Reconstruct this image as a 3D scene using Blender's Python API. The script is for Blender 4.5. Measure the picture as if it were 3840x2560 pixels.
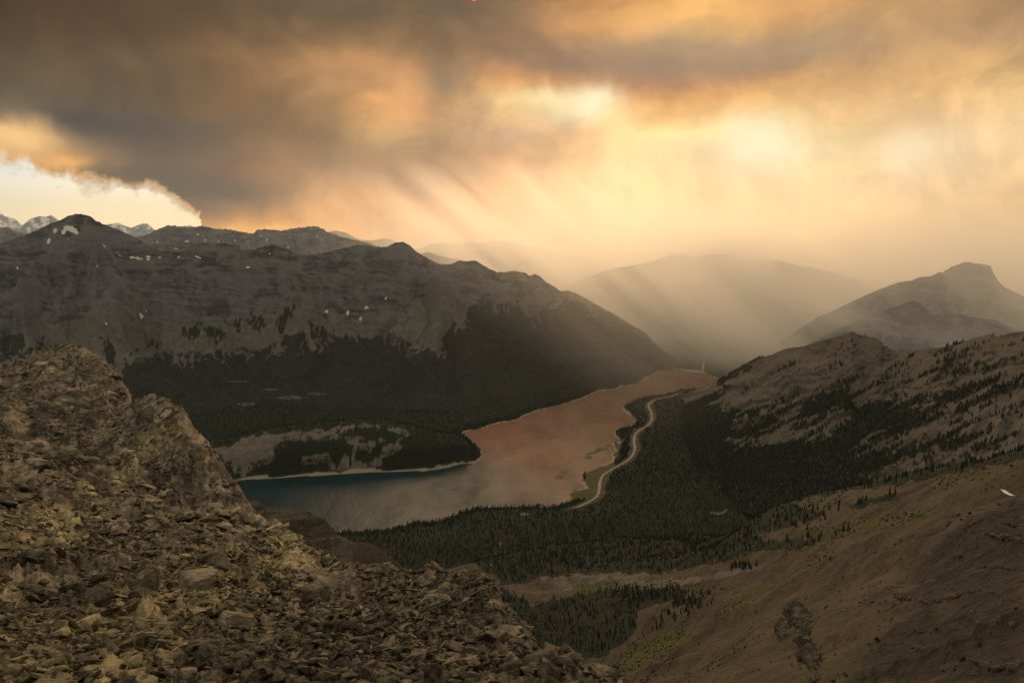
import bpy, bmesh, math, random
import numpy as np
from mathutils import Vector, Matrix
random.seed(7); RS = np.random.RandomState(11)
S = bpy.context.scene
for o in list(bpy.data.objects): bpy.data.objects.remove(o)
COL = S.collection
R = math.radians

# ------------------------------------------------------------------ camera
EYE = 1100.0                      # height of the summit viewpoint above the lake
FOC = 2774.0                      # focal length in photo pixels (3840 wide)
PIT = R(7.5)
cd = bpy.data.cameras.new('camera'); cam = bpy.data.objects.new('camera', cd); COL.objects.link(cam)
cam.location = (0, 0, EYE); cam.rotation_euler = (R(90) - PIT, 0, 0)
cd.sensor_width = 36; cd.lens = 36 * FOC / 3840; cd.clip_start = .05; cd.clip_end = 200000
S.camera = cam
CP, SP = math.cos(PIT), math.sin(PIT)

def pdir(X, Y):
    X = np.asarray(X, float); Y = np.asarray(Y, float)
    cx = (X - 1920) / FOC; cy = -(Y - 1280) / FOC
    return cx, CP + cy * SP, -SP + cy * CP
def at(X, Y, r):                  # a sight line and a horizontal distance -> a point of the world
    dx, dy, dz = pdir(X, Y); k = np.asarray(r, float) / np.hypot(dx, dy)
    return np.stack(np.broadcast_arrays(dx * k, dy * k, EYE + dz * k), -1)
def az_of(X, Y):
    dx, dy, dz = pdir(X, Y); return np.arctan2(dx, dy)
def proj(P):
    x, y, z = P[..., 0], P[..., 1], P[..., 2] - EYE
    f = y * CP - z * SP; u = y * SP + z * CP
    f = np.where(f < .1, .1, f)
    return 1920 + FOC * x / f, 1280 - FOC * u / f

# ------------------------------------------------------------------ render settings, sun
S.render.engine = 'CYCLES'
S.view_settings.view_transform = 'Standard'; S.view_settings.look = 'None'
S.view_settings.exposure = 0.0; S.view_settings.gamma = 1; S.view_settings.use_curve_mapping = False
cy_ = S.cycles
cy_.use_denoising = True
try: cy_.denoiser = 'OPENIMAGEDENOISE'
except Exception: pass
cy_.max_bounces = 8; cy_.diffuse_bounces = 2; cy_.glossy_bounces = 2; cy_.transmission_bounces = 2
cy_.volume_bounces = 5; cy_.transparent_max_bounces = 8
cy_.sample_clamp_indirect = 4
sdx, sdy, sdz = [float(v) for v in pdir(1778, -12)]
SUN = Vector((sdx, sdy, sdz)).normalized()
SUN_EL = math.asin(SUN.z); SUN_AZ = math.atan2(SUN.x, SUN.y)
sl = bpy.data.lights.new('sun', 'SUN'); so = bpy.data.objects.new('sun', sl); COL.objects.link(so)
sl.energy = 1.5; sl.angle = R(24); sl.color = (1, .65, .36)
so.rotation_euler = (-SUN).to_track_quat('-Z', 'Y').to_euler()

# ------------------------------------------------------------------ node helper
class NB:
    def __init__(s, nt): s.nt = nt; s.n = nt.nodes; s.l = nt.links
    def new(s, t, **k):
        nd = s.n.new(t)
        for a, v in k.items(): setattr(nd, a, v)
        return nd
    def put(s, sock, v):
        if v is None: return
        if isinstance(v, bpy.types.NodeSocket): s.l.new(v, sock)
        else:
            if hasattr(sock, 'default_value'):
                dv = sock.default_value
                if hasattr(dv, '__len__') and not hasattr(v, '__len__'): v = [v] * len(dv)
                if hasattr(dv, '__len__') and len(dv) == 4 and len(v) == 3: v = (*v, 1)
                sock.default_value = v
    def m(s, op, a, b=None, c=None, clamp=False):
        nd = s.new('ShaderNodeMath', operation=op); nd.use_clamp = clamp
        for i, v in enumerate((a, b, c)): s.put(nd.inputs[i], v)
        return nd.outputs[0]
    def v(s, op, a, b=None, out=0):
        nd = s.new('ShaderNodeVectorMath', operation=op)
        s.put(nd.inputs[0], a)
        if b is not None: s.put(nd.inputs['Scale' if op == 'SCALE' else 1], b)
        return nd.outputs[out]
    def mix(s, f, a, b, mode='MIX'):
        nd = s.new('ShaderNodeMix', data_type='RGBA', blend_type=mode)
        s.put(nd.inputs[0], f); s.put(nd.inputs[6], a); s.put(nd.inputs[7], b)
        return nd.outputs[2]
    def sep(s, v):
        nd = s.new('ShaderNodeSeparateXYZ'); s.put(nd.inputs[0], v); return nd.outputs
    def comb(s, x, y, z):
        nd = s.new('ShaderNodeCombineXYZ')
        for i, v in enumerate((x, y, z)): s.put(nd.inputs[i], v)
        return nd.outputs[0]
    def rng(s, v, a, b, c=0., d=1., smooth=True):
        nd = s.new('ShaderNodeMapRange', interpolation_type='SMOOTHSTEP' if smooth else 'LINEAR'); nd.clamp = True
        for i, q in enumerate((v, a, b, c, d)): s.put(nd.inputs[i], q)
        return nd.outputs[0]
    def noise(s, vec, scale, detail=4, rough=.55, dist=0., out=0, lac=2.):
        nd = s.new('ShaderNodeTexNoise'); s.put(nd.inputs['Vector'], vec)
        nd.inputs['Scale'].default_value = scale; nd.inputs['Detail'].default_value = detail
        nd.inputs['Roughness'].default_value = rough; nd.inputs['Distortion'].default_value = dist
        nd.inputs['Lacunarity'].default_value = lac
        return nd.outputs[out]
    def vor(s, vec, scale, feature='F1', out=0, rand=1.):
        nd = s.new('ShaderNodeTexVoronoi', feature=feature); s.put(nd.inputs['Vector'], vec)
        nd.inputs['Scale'].default_value = scale; nd.inputs['Randomness'].default_value = rand
        return nd.outputs[out]
    def ramp(s, f, stops, interp='LINEAR'):
        nd = s.new('ShaderNodeValToRGB'); cr = nd.color_ramp; cr.interpolation = interp
        while len(cr.elements) < len(stops): cr.elements.new(.5)
        for e, (p, c) in zip(cr.elements, stops): e.position = p; e.color = (*c, 1)
        s.put(nd.inputs[0], f); return nd.outputs[0]
    def attr(s, name, typ='GEOMETRY', out=2):
        nd = s.new('ShaderNodeAttribute', attribute_name=name, attribute_type=typ); return nd.outputs[out]

def lin(c):
    c = np.asarray(c, float) / 255
    return np.where(c <= .04045, c / 12.92, ((c + .055) / 1.055) ** 2.4)

# ------------------------------------------------------------------ sky: smoke of a forest fire, clear air under its edge far left
W = bpy.data.worlds.new('World'); S.world = W; W.use_nodes = True
def build_sky():
    nt = W.node_tree; nt.nodes.clear(); N = NB(nt)
    xs = np.arange(0, 3841, 240)
    G = {0: '74,58,42 80,64,46 86,70,50 92,76,54 102,87,66 104,92,72 104,92,72 110,96,76 136,112,85 172,128,90 202,152,98 232,182,112 231,180,118 224,178,118 192,158,112 190,157,112 164,136,100',
         50: '73,59,44 82,66,48 88,72,52 95,78,56 105,88,67 104,91,71 107,93,73 112,97,78 138,117,90 192,145,98 226,176,108 243,198,126 232,184,122 208,172,122 200,163,114 188,158,115 166,138,104',
         100: '72,60,46 84,68,50 90,74,54 98,80,58 106,89,67 104,90,70 112,96,76 112,98,80 140,122,95 184,146,104 212,176,128 202,174,132 205,175,131 192,164,122 196,164,120 188,158,118 172,144,112',
         200: '74,64,50 88,76,58 100,84,64 110,92,70 136,109,79 158,126,88 154,124,90 140,116,86 142,115,93 146,128,108 156,140,118 162,146,120 168,146,119 186,158,120 196,164,120 196,162,118 198,168,120',
         300: '84,76,62 94,82,64 98,86,68 106,90,70 139,112,80 182,148,104 206,160,112 150,132,104 223,168,112 180,136,100 168,132,104 196,152,108 187,150,109 222,178,122 214,176,124 226,188,132 214,182,130',
         350: '84,80,68 92,84,68 98,86,68 104,90,68 132,106,76 168,138,96 222,170,116 184,148,112 250,196,126 232,176,112 190,146,104 216,168,112 210,166,112 234,190,130 226,190,134 234,198,142 226,196,142',
         400: '90,88,78 92,87,76 100,90,74 112,94,72 126,103,75 160,132,94 226,172,112 188,150,110 252,222,155 254,242,198 234,180,110 234,184,114 233,186,120 242,202,142 240,206,150 240,208,154 234,206,154',
         450: '140,112,88 88,84,76 94,87,74 108,94,72 134,108,78 150,125,92 218,172,116 186,152,114 240,206,150 253,236,186 246,206,138 242,200,132 248,218,150 246,212,150 246,214,160 244,214,164 238,212,164',
         500: '238,198,128 126,110,94 94,86,74 112,98,78 140,116,85 144,122,92 196,166,122 180,152,116 211,181,146 242,204,150 250,228,168 250,224,160 254,246,205 248,224,164 250,222,170 248,224,176 242,218,174',
         550: '226,184,124 165,138,110 112,98,80 112,98,78 156,124,90 150,125,94 178,152,114 178,150,116 213,178,138 232,194,146 252,232,176 252,228,168 255,251,222 249,226,164 252,230,180 250,228,180 244,218,170',
         600: '170,150,120 205,162,104 128,114,96 118,102,84 178,137,100 160,128,96 164,138,108 170,144,114 216,174,131 226,188,144 252,232,178 252,228,170 253,243,205 248,224,160 252,234,185 250,228,180 246,216,166',
         700: '104,96,82 104,96,82 104,95,80 104,96,82 132,112,90 188,151,111 186,138,102 188,144,108 232,172,119 220,178,128 249,222,160 248,218,154 248,222,170 248,220,170 247,220,172 240,212,164 228,198,146',
         800: '104,96,82 104,96,82 104,96,82 112,100,84 196,145,97 212,162,112 220,165,108 216,160,112 217,166,115 222,174,120 246,208,142 246,208,148 245,206,149 242,206,152 236,204,152 226,192,142 206,172,122',
         860: '150,120,92 150,120,92 150,120,92 170,130,95 250,192,110 238,180,112 214,164,112 214,161,112 212,162,114 214,167,116 238,196,132 247,208,146 240,200,145 234,198,147 226,192,142 218,184,134 204,170,122',
         920: '190,150,110 190,150,110 190,150,110 190,150,110 215,165,110 214,164,112 208,160,112 211,162,112 204,160,114 206,162,115 230,183,123 244,204,142 236,194,140 222,188,141 212,176,131 210,176,128 200,167,122',
         1040: '190,150,112 190,150,112 190,150,112 190,150,112 200,158,112 200,158,112 200,158,112 200,158,114 200,160,118 204,164,118 212,170,120 224,184,128 214,176,129 208,174,129 202,168,126 198,166,124 186,158,126'}
    ys = np.array(sorted(G)); T = np.array([[[float(q) for q in c.split(',')] for c in G[y].split()] for y in ys])
    T = lin(T); T = T * (1 + .38 * np.clip((ys - 650) / 220., 0, 1)[:, None, None] * np.clip((xs - 1700) / 900., 0, 1)[None, :, None])
    mean = np.array((.51, .505, .43))
    def look(X, Y):
        X = np.clip(X, 0, 3840); Yc = np.clip(Y, 0, 1040)
        i = np.clip(np.searchsorted(ys, Yc, 'right') - 1, 0, len(ys) - 2); fy = ((Yc - ys[i]) / (ys[i + 1] - ys[i]))[..., None]
        j = np.clip((X / 240).astype(int), 0, 15); fx = ((X - xs[j]) / 240)[..., None]
        return (T[i, j] * (1 - fx) + T[i, j + 1] * fx) * (1 - fy) + (T[i + 1, j] * (1 - fx) + T[i + 1, j + 1] * fx) * fy
    tc = N.new('ShaderNodeTexCoord').outputs['Generated']
    d = N.v('NORMALIZE', tc); x, y, z = N.sep(d)
    el0 = N.m('MULTIPLY', N.m('ARCSINE', z), 180 / math.pi); az0 = N.m('MULTIPLY', N.m('ARCTAN2', x, y), 180 / math.pi)
    # billows: the directions are stirred before the smoke colours are looked up
    stv = N.v('MULTIPLY', d, (1, 1, 1.6)); tall = N.v('MULTIPLY', d, (1.1, 1.1, .75))
    w1 = N.v('SUBTRACT', N.noise(stv, 7, 5, .55, out=1), (.5, .5, .5)); w2 = N.v('SUBTRACT', N.noise(tall, 17, 4, .55, .6, out=1), (.5, .5, .5))
    a1, b1, _ = N.sep(w1); a2, b2, _ = N.sep(w2)
    az = N.m('ADD', az0, N.m('ADD', N.m('MULTIPLY', a1, 2.6), N.m('MULTIPLY', a2, 1.6)))
    el = N.m('ADD', el0, N.m('ADD', N.m('MULTIPLY', b1, 1.8), N.m('MULTIPLY', b2, 1.7)))
    els = [-14, -8, -5, -3, -1.5, -.3, .8, 2, 3.2, 4.4, 5.6, 6.8, 8, 9.2, 10.4, 11.6, 12.8, 14.2, 16, 18, 22, 30, 50, 90]
    azs = np.concatenate([[-60, -45], np.linspace(-36, 36, 27), [45, 60]])
    t = N.rng(az, -60, 60, 0, 1, False)
    col = None; pe = None
    for e in els:
        st = []
        for a in azs:
            ee = max(e, -8.); fx, fy, fz = math.sin(R(a)) * math.cos(R(ee)), math.cos(R(a)) * math.cos(R(ee)), math.sin(R(ee))
            X, Y = proj(np.array([fx, fy, fz]) * 1000 + np.array([0, 0, EYE]))
            c = look(np.array(float(X)), np.array(float(Y)))
            k = max(np.clip((abs(a) - 36) / 20, 0, 1), np.clip((e - 19) / 20, 0, 1)); c = c * (1 - k) + mean * k
            if e <= -14: c = mean * .35
            st.append(((a + 60) / 120, c))
        rc = N.ramp(t, st, 'CARDINAL' if False else 'LINEAR')
        col = rc if col is None else N.mix(N.rng(el, pe, e, 0, 1, False), col, rc)
        pe = e
    # billows of thicker and thinner smoke, falling curtains near the ridges
    bl = N.noise(N.v('MULTIPLY', d, (1, 1, 1.35)), 8.5, 9, .60, .55); cu = N.noise(N.v('ADD', N.v('MULTIPLY', d, (1, 1, .36)), N.comb(N.m('MULTIPLY', z, .16), 0, 0)), 21, 6, .58, .5); fi = N.noise(stv, 34, 7, .66, .6)
    low = N.rng(el0, 10, 1)
    g = N.m('ADD', bl, N.m('ADD', N.m('MULTIPLY', N.m('MULTIPLY', N.m('SUBTRACT', cu, .5), .70), low), N.m('MULTIPLY', N.m('SUBTRACT', fi, .5), .16)))
    thin = N.rng(g, .29, .73)
    col = N.mix(thin, N.mix(1., col, (.78, .74, .75), 'MULTIPLY'), N.mix(1., col, (1.22, 1.13, 1.02), 'MULTIPLY'))
    B = [(2205, 405, 95, 55, (255, 250, 212), .85), (2050, 385, 140, 40, (253, 238, 180), .7), (2840, 540, 100, 60, (255, 252, 222), .75), (2800, 560, 260, 110, (253, 240, 190), .5), (3415, 560, 80, 70, (252, 240, 205), .5), (2560, 30, 300, 28, (240, 190, 115), .5), (2440, 95, 100, 28, (238, 188, 122), .5), (2150, 85, 80, 22, (212, 158, 105), .5),
         (2450, 250, 420, 50, (150, 130, 110), .6), (2050, 225, 160, 35, (138, 116, 98), .5), (2900, 190, 260, 40, (172, 148, 120), .5),
         (330, 455, 260, 32, (78, 75, 72), .8), (20, 430, 90, 24, (76, 77, 76), .8), (560, 500, 170, 38, (88, 79, 70), .7), (480, 640, 130, 45, (102, 92, 79), .7), (640, 690, 110, 42, (98, 90, 78), .8), (850, 725, 140, 38, (94, 87, 76), .85), (780, 785, 60, 20, (110, 96, 80), .7),
         (720, 560, 330, 90, (96, 88, 79), .55), (150, 445, 240, 24, (70, 70, 70), .6),
         (55, 515, 85, 55, (246, 206, 140), .85), (240, 600, 70, 22, (236, 180, 105), .9), (130, 600, 34, 22, (215, 165, 110), .6),
         (1010, 858, 130, 26, (252, 192, 108), .85), (1170, 848, 70, 25, (248, 186, 108), .6), (1405, 385, 46, 24, (240, 180, 112), .6), (1490, 430, 60, 34, (230, 174, 112), .5), (1340, 240, 170, 28, (200, 148, 102), .45), (1500, 285, 60, 30, (210, 155, 108), .5), (1890, 262, 70, 22, (208, 152, 105), .45),
         (1560, 660, 190, 60, (152, 127, 102), .55), (1680, 330, 80, 100, (142, 126, 101), .55), (1200, 600, 170, 50, (146, 122, 94), .55), (1050, 470, 120, 60, (122, 102, 76), .5)]
    for X, Y, rx, ry, rgb, amt in B:
        dx, dy, dz = [float(q) for q in pdir(X, Y)]; a_, e_ = math.degrees(math.atan2(dx, dy)), math.degrees(math.atan2(dz, math.hypot(dx, dy)))
        qx = N.m('MULTIPLY', N.m('SUBTRACT', az, a_), 46. / rx); qy = N.m('MULTIPLY', N.m('SUBTRACT', el, e_), 48. / ry)
        k = N.m('MULTIPLY', N.m('EXPONENT', N.m('MULTIPLY', N.m('ADD', N.m('MULTIPLY', qx, qx), N.m('MULTIPLY', qy, qy)), -1)), amt)
        col = N.mix(k, col, lin(rgb))
    # the smoke's lower edge on the far left, and the clear evening air under it
    E = [(0, 575), (24, 592), (61, 608), (94, 602), (114, 616), (131, 637), (171, 649), (204, 661), (224, 667), (245, 657), (261, 647), (318, 661), (380, 678),
         (408, 675), (449, 686), (490, 694), (522, 708), (547, 692), (580, 696), (629, 708), (661, 735), (677, 755), (710, 775), (735, 794), (766, 810), (770, 1100)]
    st = []
    for X, Y in E:
        dx, dy, dz = [float(q) for q in pdir(X, Y)]
        st.append(((math.degrees(math.atan2(dx, dy)) + 36) / 16, [(math.degrees(math.atan2(dz, math.hypot(dx, dy))) + 10) / 20] * 3))
    st = [(0., st[0][1])] + st + [(1., [0] * 3)]
    rag = N.noise(d, 48, 8, .68, .5, out=1); ra, rb, _ = N.sep(N.v('SUBTRACT', rag, (.5, .5, .5)))
    ta = N.m('DIVIDE', N.m('ADD', N.m('ADD', az0, 36), N.m('MULTIPLY', ra, 2.2)), 16)
    edge = N.m('SUBTRACT', N.m('MULTIPLY', N.sep(N.ramp(ta, st))[0], 20), 10)
    below = N.m('SUBTRACT', edge, N.m('ADD', el0, N.m('MULTIPLY', rb, 1.7)))
    left = N.rng(az0, -40, -37, 0, 1)
    clear = N.rng(below, -.30, N.m('ADD', .34, N.m('MULTIPLY', N.rng(N.noise(d, 22, 4, .6), .35, .7), 1.5)))
    rim = N.rng(below, -.5, .05)
    rim = N.m('MULTIPLY', rim, N.m('SUBTRACT', 1, clear))
    air = N.ramp(N.rng(el0, -2, 10, 0, 1, False), [(0, lin((250, 214, 150))), (.2, lin((252, 226, 170))), (.38, lin((250, 232, 188))), (.5, lin((252, 244, 215))),
                 (.62, lin((235, 238, 222))), (.7, lin((185, 205, 208))), (.82, lin((150, 178, 190))), (1, lin((140, 165, 180)))])
    lft = N.rng(az0, -36, -29); air = N.mix(lft, N.mix(1., air, (.86, .9, .96), 'MULTIPLY'), air)
    sk = N.new('ShaderNodeTexSky', sky_type='NISHITA'); sk.sun_disc = False; sk.sun_elevation = SUN_EL; sk.sun_rotation = SUN_AZ
    sk.dust_density = 4; sk.altitude = 2700
    air = N.mix(1., air, N.mix(1., sk.outputs[0], (.012, .012, .012), 'MULTIPLY'), 'ADD')
    air = N.mix(1., air, (.86, .86, .87), 'MULTIPLY')
    col = N.mix(N.m('MULTIPLY', N.m('MULTIPLY', rim, .55), left), col, lin((255, 205, 135)))
    col = N.mix(N.m('MULTIPLY', clear, left), col, air)
    col = N.mix(1., col, (1.05, .985, .955), 'MULTIPLY')
    # the red disc of the sun behind the smoke, at the top edge of the picture
    cs = N.v('DOT_PRODUCT', d, tuple(SUN), out=1)
    col = N.mix(N.rng(cs, math.cos(R(.30)), math.cos(R(.24))), col, (1.5, .16, .09))
    bg = N.new('ShaderNodeBackground'); N.put(bg.inputs[0], col); bg.inputs[1].default_value = 1.06
    out = N.new('ShaderNodeOutputWorld'); N.l.new(bg.outputs[0], out.inputs[0])
    W.cycles.sampling_method = 'MANUAL'; W.cycles.sample_map_resolution = 512
build_sky()

# ------------------------------------------------------------------ numpy noise
_pm = np.random.RandomState(3).permutation(256).astype(np.int32); _pm = np.concatenate([_pm, _pm])
_ga = np.linspace(0, 2 * np.pi, 32, endpoint=False); _gx, _gy = np.cos(_ga), np.sin(_ga)
def pn(x, y, s=0):
    x = np.asarray(x, float) + s * 17.31; y = np.asarray(y, float) + s * 9.73
    xi = np.floor(x).astype(np.int64); yi = np.floor(y).astype(np.int64); xf = x - xi; yf = y - yi
    xi &= 255; yi &= 255
    u = xf * xf * xf * (xf * (xf * 6 - 15) + 10); v = yf * yf * yf * (yf * (yf * 6 - 15) + 10)
    def g(a, b, p, q):
        h = _pm[_pm[a & 255] + (b & 255)] & 31; return _gx[h] * p + _gy[h] * q
    n00 = g(xi, yi, xf, yf); n10 = g(xi + 1, yi, xf - 1, yf); n01 = g(xi, yi + 1, xf, yf - 1); n11 = g(xi + 1, yi + 1, xf - 1, yf - 1)
    return ((n00 * (1 - u) + n10 * u) * (1 - v) + (n01 * (1 - u) + n11 * u) * v) * 1.5
def fbm(x, y, o=5, s=0, gain=.5):
    t = 0; a = 1.
    for k in range(o): t = t + a * pn(x * 2 ** k, y * 2 ** k, s + k); a *= gain
    return t
def rdg(x, y, o=4, s=0, gain=.5):
    t = 0; a = 1.
    for k in range(o): t = t + a * (1 - 2 * np.abs(pn(x * 2 ** k, y * 2 ** k, s + k))); a *= gain
    return t
def sst(v, a, b): t = np.clip((v - a) / (b - a), 0, 1); return t * t * (3 - 2 * t)
def sdf(px, py, poly):            # > 0 inside
    d = np.full(np.shape(px), 1e18); ins = np.zeros(np.shape(px), bool)
    n = len(poly)
    for i in range(n):
        x0, y0 = poly[i]; x1, y1 = poly[(i + 1) % n]; ex, ey = x1 - x0, y1 - y0
        t = np.clip(((px - x0) * ex + (py - y0) * ey) / (ex * ex + ey * ey + 1e-9), 0, 1)
        d = np.minimum(d, (px - x0 - t * ex) ** 2 + (py - y0 - t * ey) ** 2)
        if y0 != y1:
            c = ((y0 > py) != (y1 > py)) & (px < (x1 - x0) * (py - y0) / (y1 - y0) + x0); ins ^= c
    return np.where(ins, 1, -1) * np.sqrt(d)
def K(pts): return [(a * 1.63265, b * 1.63265) for a, b in pts]     # points read off the 2352 px wide view

# ------------------------------------------------------------------ mesh helpers
def mesh_np(name, V, F, mat, attrs=None, smooth=True, parent=None, link=True):
    me = bpy.data.meshes.new(name); V = np.ascontiguousarray(V, np.float32); F = np.ascontiguousarray(F, np.int32); k = F.shape[1]
    me.vertices.add(len(V)); me.vertices.foreach_set('co', V.ravel())
    me.loops.add(F.size); me.loops.foreach_set('vertex_index', F.ravel())
    me.polygons.add(len(F)); me.polygons.foreach_set('loop_start', np.arange(0, F.size, k, dtype=np.int32))
    me.polygons.foreach_set('use_smooth', np.full(len(F), smooth))
    for a, v in (attrs or {}).items():
        at_ = me.attributes.new(a, 'FLOAT', 'POINT'); at_.data.foreach_set('value', np.ascontiguousarray(v, np.float32).ravel())
    me.update(calc_edges=True)
    if mat: me.materials.append(mat)
    o = bpy.data.objects.new(name, me)
    if link: COL.objects.link(o)
    if parent: o.parent = parent
    return o
def grid_faces(nu, nv):
    i = np.arange(nu - 1)[:, None] * nv + np.arange(nv - 1)[None]; return np.stack([i, i + nv, i + nv + 1, i + 1], -1).reshape(-1, 4)
def used(V, F, attrs):
    u, inv = np.unique(F, return_inverse=True)
    return V[u], inv.reshape(F.shape), {a: np.ravel(v)[u] for a, v in attrs.items()}
def struct(o, label=None):
    o['kind'] = 'structure'
    if label: o['label'] = label
    return o
def thing(o, label, cat, group=None):
    o['label'] = label; o['category'] = cat
    if group: o['group'] = group
    return o

# ------------------------------------------------------------------ materials
def mat(name):
    m = bpy.data.materials.new(name); m.use_nodes = True; m.node_tree.nodes.clear(); N = NB(m.node_tree)
    out = N.new('ShaderNodeOutputMaterial'); b = N.new('ShaderNodeBsdfPrincipled'); N.l.new(b.outputs[0], out.inputs[0])
    b.inputs['Roughness'].default_value = .9; b.inputs['Specular IOR Level'].default_value = .15
    return m, N, b, out
def bump(N, b, h, dist, strength=1.):
    n = N.new('ShaderNodeBump'); n.inputs['Distance'].default_value = dist; n.inputs['Strength'].default_value = strength
    N.put(n.inputs['Height'], h); N.l.new(n.outputs[0], b.inputs['Normal'])
def pos(N): return N.new('ShaderNodeNewGeometry').outputs['Position']

def m_mountain(name, rockA, rockB, tal, forest, snow=(.75, .72, .68), sc=1., strata=True, bumpd=6.):
    m, N, b, out = mat(name); p = pos(N)
    z = N.sep(p)[2]
    n1 = N.noise(p, .004 / sc, 6, .6); n2 = N.noise(p, .02 / sc, 6, .65); n3 = N.noise(N.v('MULTIPLY', p, (1, 1, .25)), .03 / sc, 6, .65)
    xx = N.sep(p)[0]; dip = N.m('ADD', N.m('MULTIPLY', z, .016 / sc), N.m('ADD', N.m('MULTIPLY', xx, .0018 / sc), N.m('MULTIPLY', n1, 2.4)))
    st = N.noise(N.comb(N.m('MULTIPLY', xx, .0014 / sc), N.m('MULTIPLY', n2, .5), dip), 2.4, 5, .72)
    rib = N.attr('rib')
    f = N.m('ADD', N.m('MULTIPLY', n2, .35), N.m('ADD', N.m('MULTIPLY', st, 1.0 if strata else .1), N.m('MULTIPLY', rib, .5)))
    rock = N.mix(N.rng(f, .70, 1.05), rockA, rockB)
    t = N.attr('talus'); talm = N.rng(N.m('ADD', t, N.m('ADD', N.m('MULTIPLY', N.m('SUBTRACT', n3, .5), 1.1), N.m('MULTIPLY', N.m('SUBTRACT', rib, .5), .5))), .38, .68)
    c = N.mix(talm, rock, N.mix(N.rng(n3, .35, .65), tal, [q * .72 for q in tal]))
    fo = N.attr('forest'); n4 = N.noise(p, .012 / sc, 5, .7)
    fm = N.rng(N.m('ADD', fo, N.m('MULTIPLY', N.m('SUBTRACT', n4, .5), 1.0)), .45, .55)
    fcol = N.mix(N.rng(N.noise(p, .05 / sc, 4, .7), .35, .68), [q * .6 for q in forest], [q * 1.35 for q in forest])
    c = N.mix(fm, c, fcol)
    sn = N.attr('snow'); sm = N.rng(N.m('ADD', sn, N.m('MULTIPLY', N.m('SUBTRACT', N.noise(p, .025 / sc, 5, .7), .5), .9)), .5, .56)
    c = N.mix(sm, c, snow)
    N.put(b.inputs['Base Color'], c)
    h = N.m('ADD', N.m('MULTIPLY', n3, .8), N.m('ADD', N.m('MULTIPLY', st, .9 if strata else .05), N.m('MULTIPLY', N.noise(p, .08 / sc, 3, .6), N.m('ADD', .15, N.m('MULTIPLY', fm, .5)))))
    bump(N, b, h, bumpd * sc, 1.)
    return m
M_MASS = m_mountain('massif_rock', (.034, .036, .041), (.138, .141, .147), (.165, .155, .132), (.018, .026, .022), bumpd=34)
M_REAR = m_mountain('rear_rock_hazed', (.085, .092, .105), (.19, .195, .205), (.19, .185, .18), (.05, .055, .05), bumpd=20, sc=1.5)  # grey rock with distance haze painted in: lightened and blued
M_FAR = m_mountain('far_rock_hazed', (.20, .25, .28), (.30, .35, .38), (.2, .2, .2), (.1, .1, .1), bumpd=10, sc=3)  # pale blue of the distant air painted into the rock colour
M_RIGHT = m_mountain('right_rock', (.024, .022, .018), (.092, .079, .058), (.115, .102, .08), (.016, .022, .013), sc=.6, bumpd=9)
M_CLIFF = m_mountain('cliff_rock', (.045, .038, .029), (.17, .138, .10), (.12, .092, .058), (.03, .03, .02), sc=.12, bumpd=26)

def m_ground():
    m, N, b, out = mat('valley_ground'); p = pos(N)
    n1 = N.noise(p, .004, 5, .6); n2 = N.noise(p, .03, 6, .65); n3 = N.noise(p, .15, 5, .7)
    tall = N.noise(N.v('MULTIPLY', p, (.5, 1, 1)), .012, 6, .65)
    spk = N.noise(p, .45, 4, .75); olive = N.rng(N.noise(p, .009, 6, .65, .4), .45, .62)
    scree = N.mix(N.rng(N.m('ADD', N.m('MULTIPLY', n2, .5), N.m('ADD', N.m('MULTIPLY', tall, .55), N.m('ADD', N.m('MULTIPLY', n3, .35), N.m('MULTIPLY', spk, .45)))), .74, 1.08), (.022, .018, .013), (.098, .076, .049))
    scree = N.mix(N.m('MULTIPLY', olive, .55), scree, N.mix(n3, (.040, .038, .018), (.082, .072, .036)))
    pale = N.mix(N.rng(n2, .3, .7), (.075, .067, .052), (.15, .134, .105))
    c = N.mix(N.rng(N.m('ADD', N.attr('pale'), N.m('MULTIPLY', N.m('SUBTRACT', n2, .5), .9)), .42, .6), scree, pale)
    gr = N.mix(N.rng(n3, .35, .65), (.042, .044, .014), (.090, .088, .028))
    c = N.mix(N.rng(N.m('ADD', N.attr('grass'), N.m('MULTIPLY', N.m('SUBTRACT', n2, .5), 1.2)), .38, .7), c, gr)
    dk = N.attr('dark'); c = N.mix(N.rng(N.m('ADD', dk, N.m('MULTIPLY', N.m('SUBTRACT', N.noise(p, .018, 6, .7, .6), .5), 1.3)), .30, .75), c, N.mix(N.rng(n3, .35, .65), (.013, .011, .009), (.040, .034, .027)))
    fm = N.rng(N.m('ADD', N.attr('forest'), N.m('MULTIPLY', N.m('SUBTRACT', N.noise(p, .02, 5, .7), .5), .9)), .42, .58)
    fc = N.mix(N.rng(N.noise(p, .09, 5, .75), .35, .65), (.007, .012, .007), (.014, .024, .012))
    fc = N.mix(N.rng(n1, .4, .62), fc, N.mix(1., fc, (1.35, 1.25, 1.0), 'MULTIPLY'))
    c = N.mix(fm, c, fc)
    sh = N.attr('shore'); c = N.mix(N.rng(N.m('ADD', sh, N.m('MULTIPLY', N.m('SUBTRACT', n2, .5), .7)), .4, .6), c, (.27, .235, .17))
    N.put(b.inputs['Base Color'], c)
    bump(N, b, N.m('ADD', N.m('MULTIPLY', n2, 1.), N.m('ADD', N.m('MULTIPLY', n3, .3), N.m('MULTIPLY', N.m('MULTIPLY', fm, N.noise(p, .11, 4, .7)), 1.2))), 9, 1.)
    return m
M_GROUND = m_ground()

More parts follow.
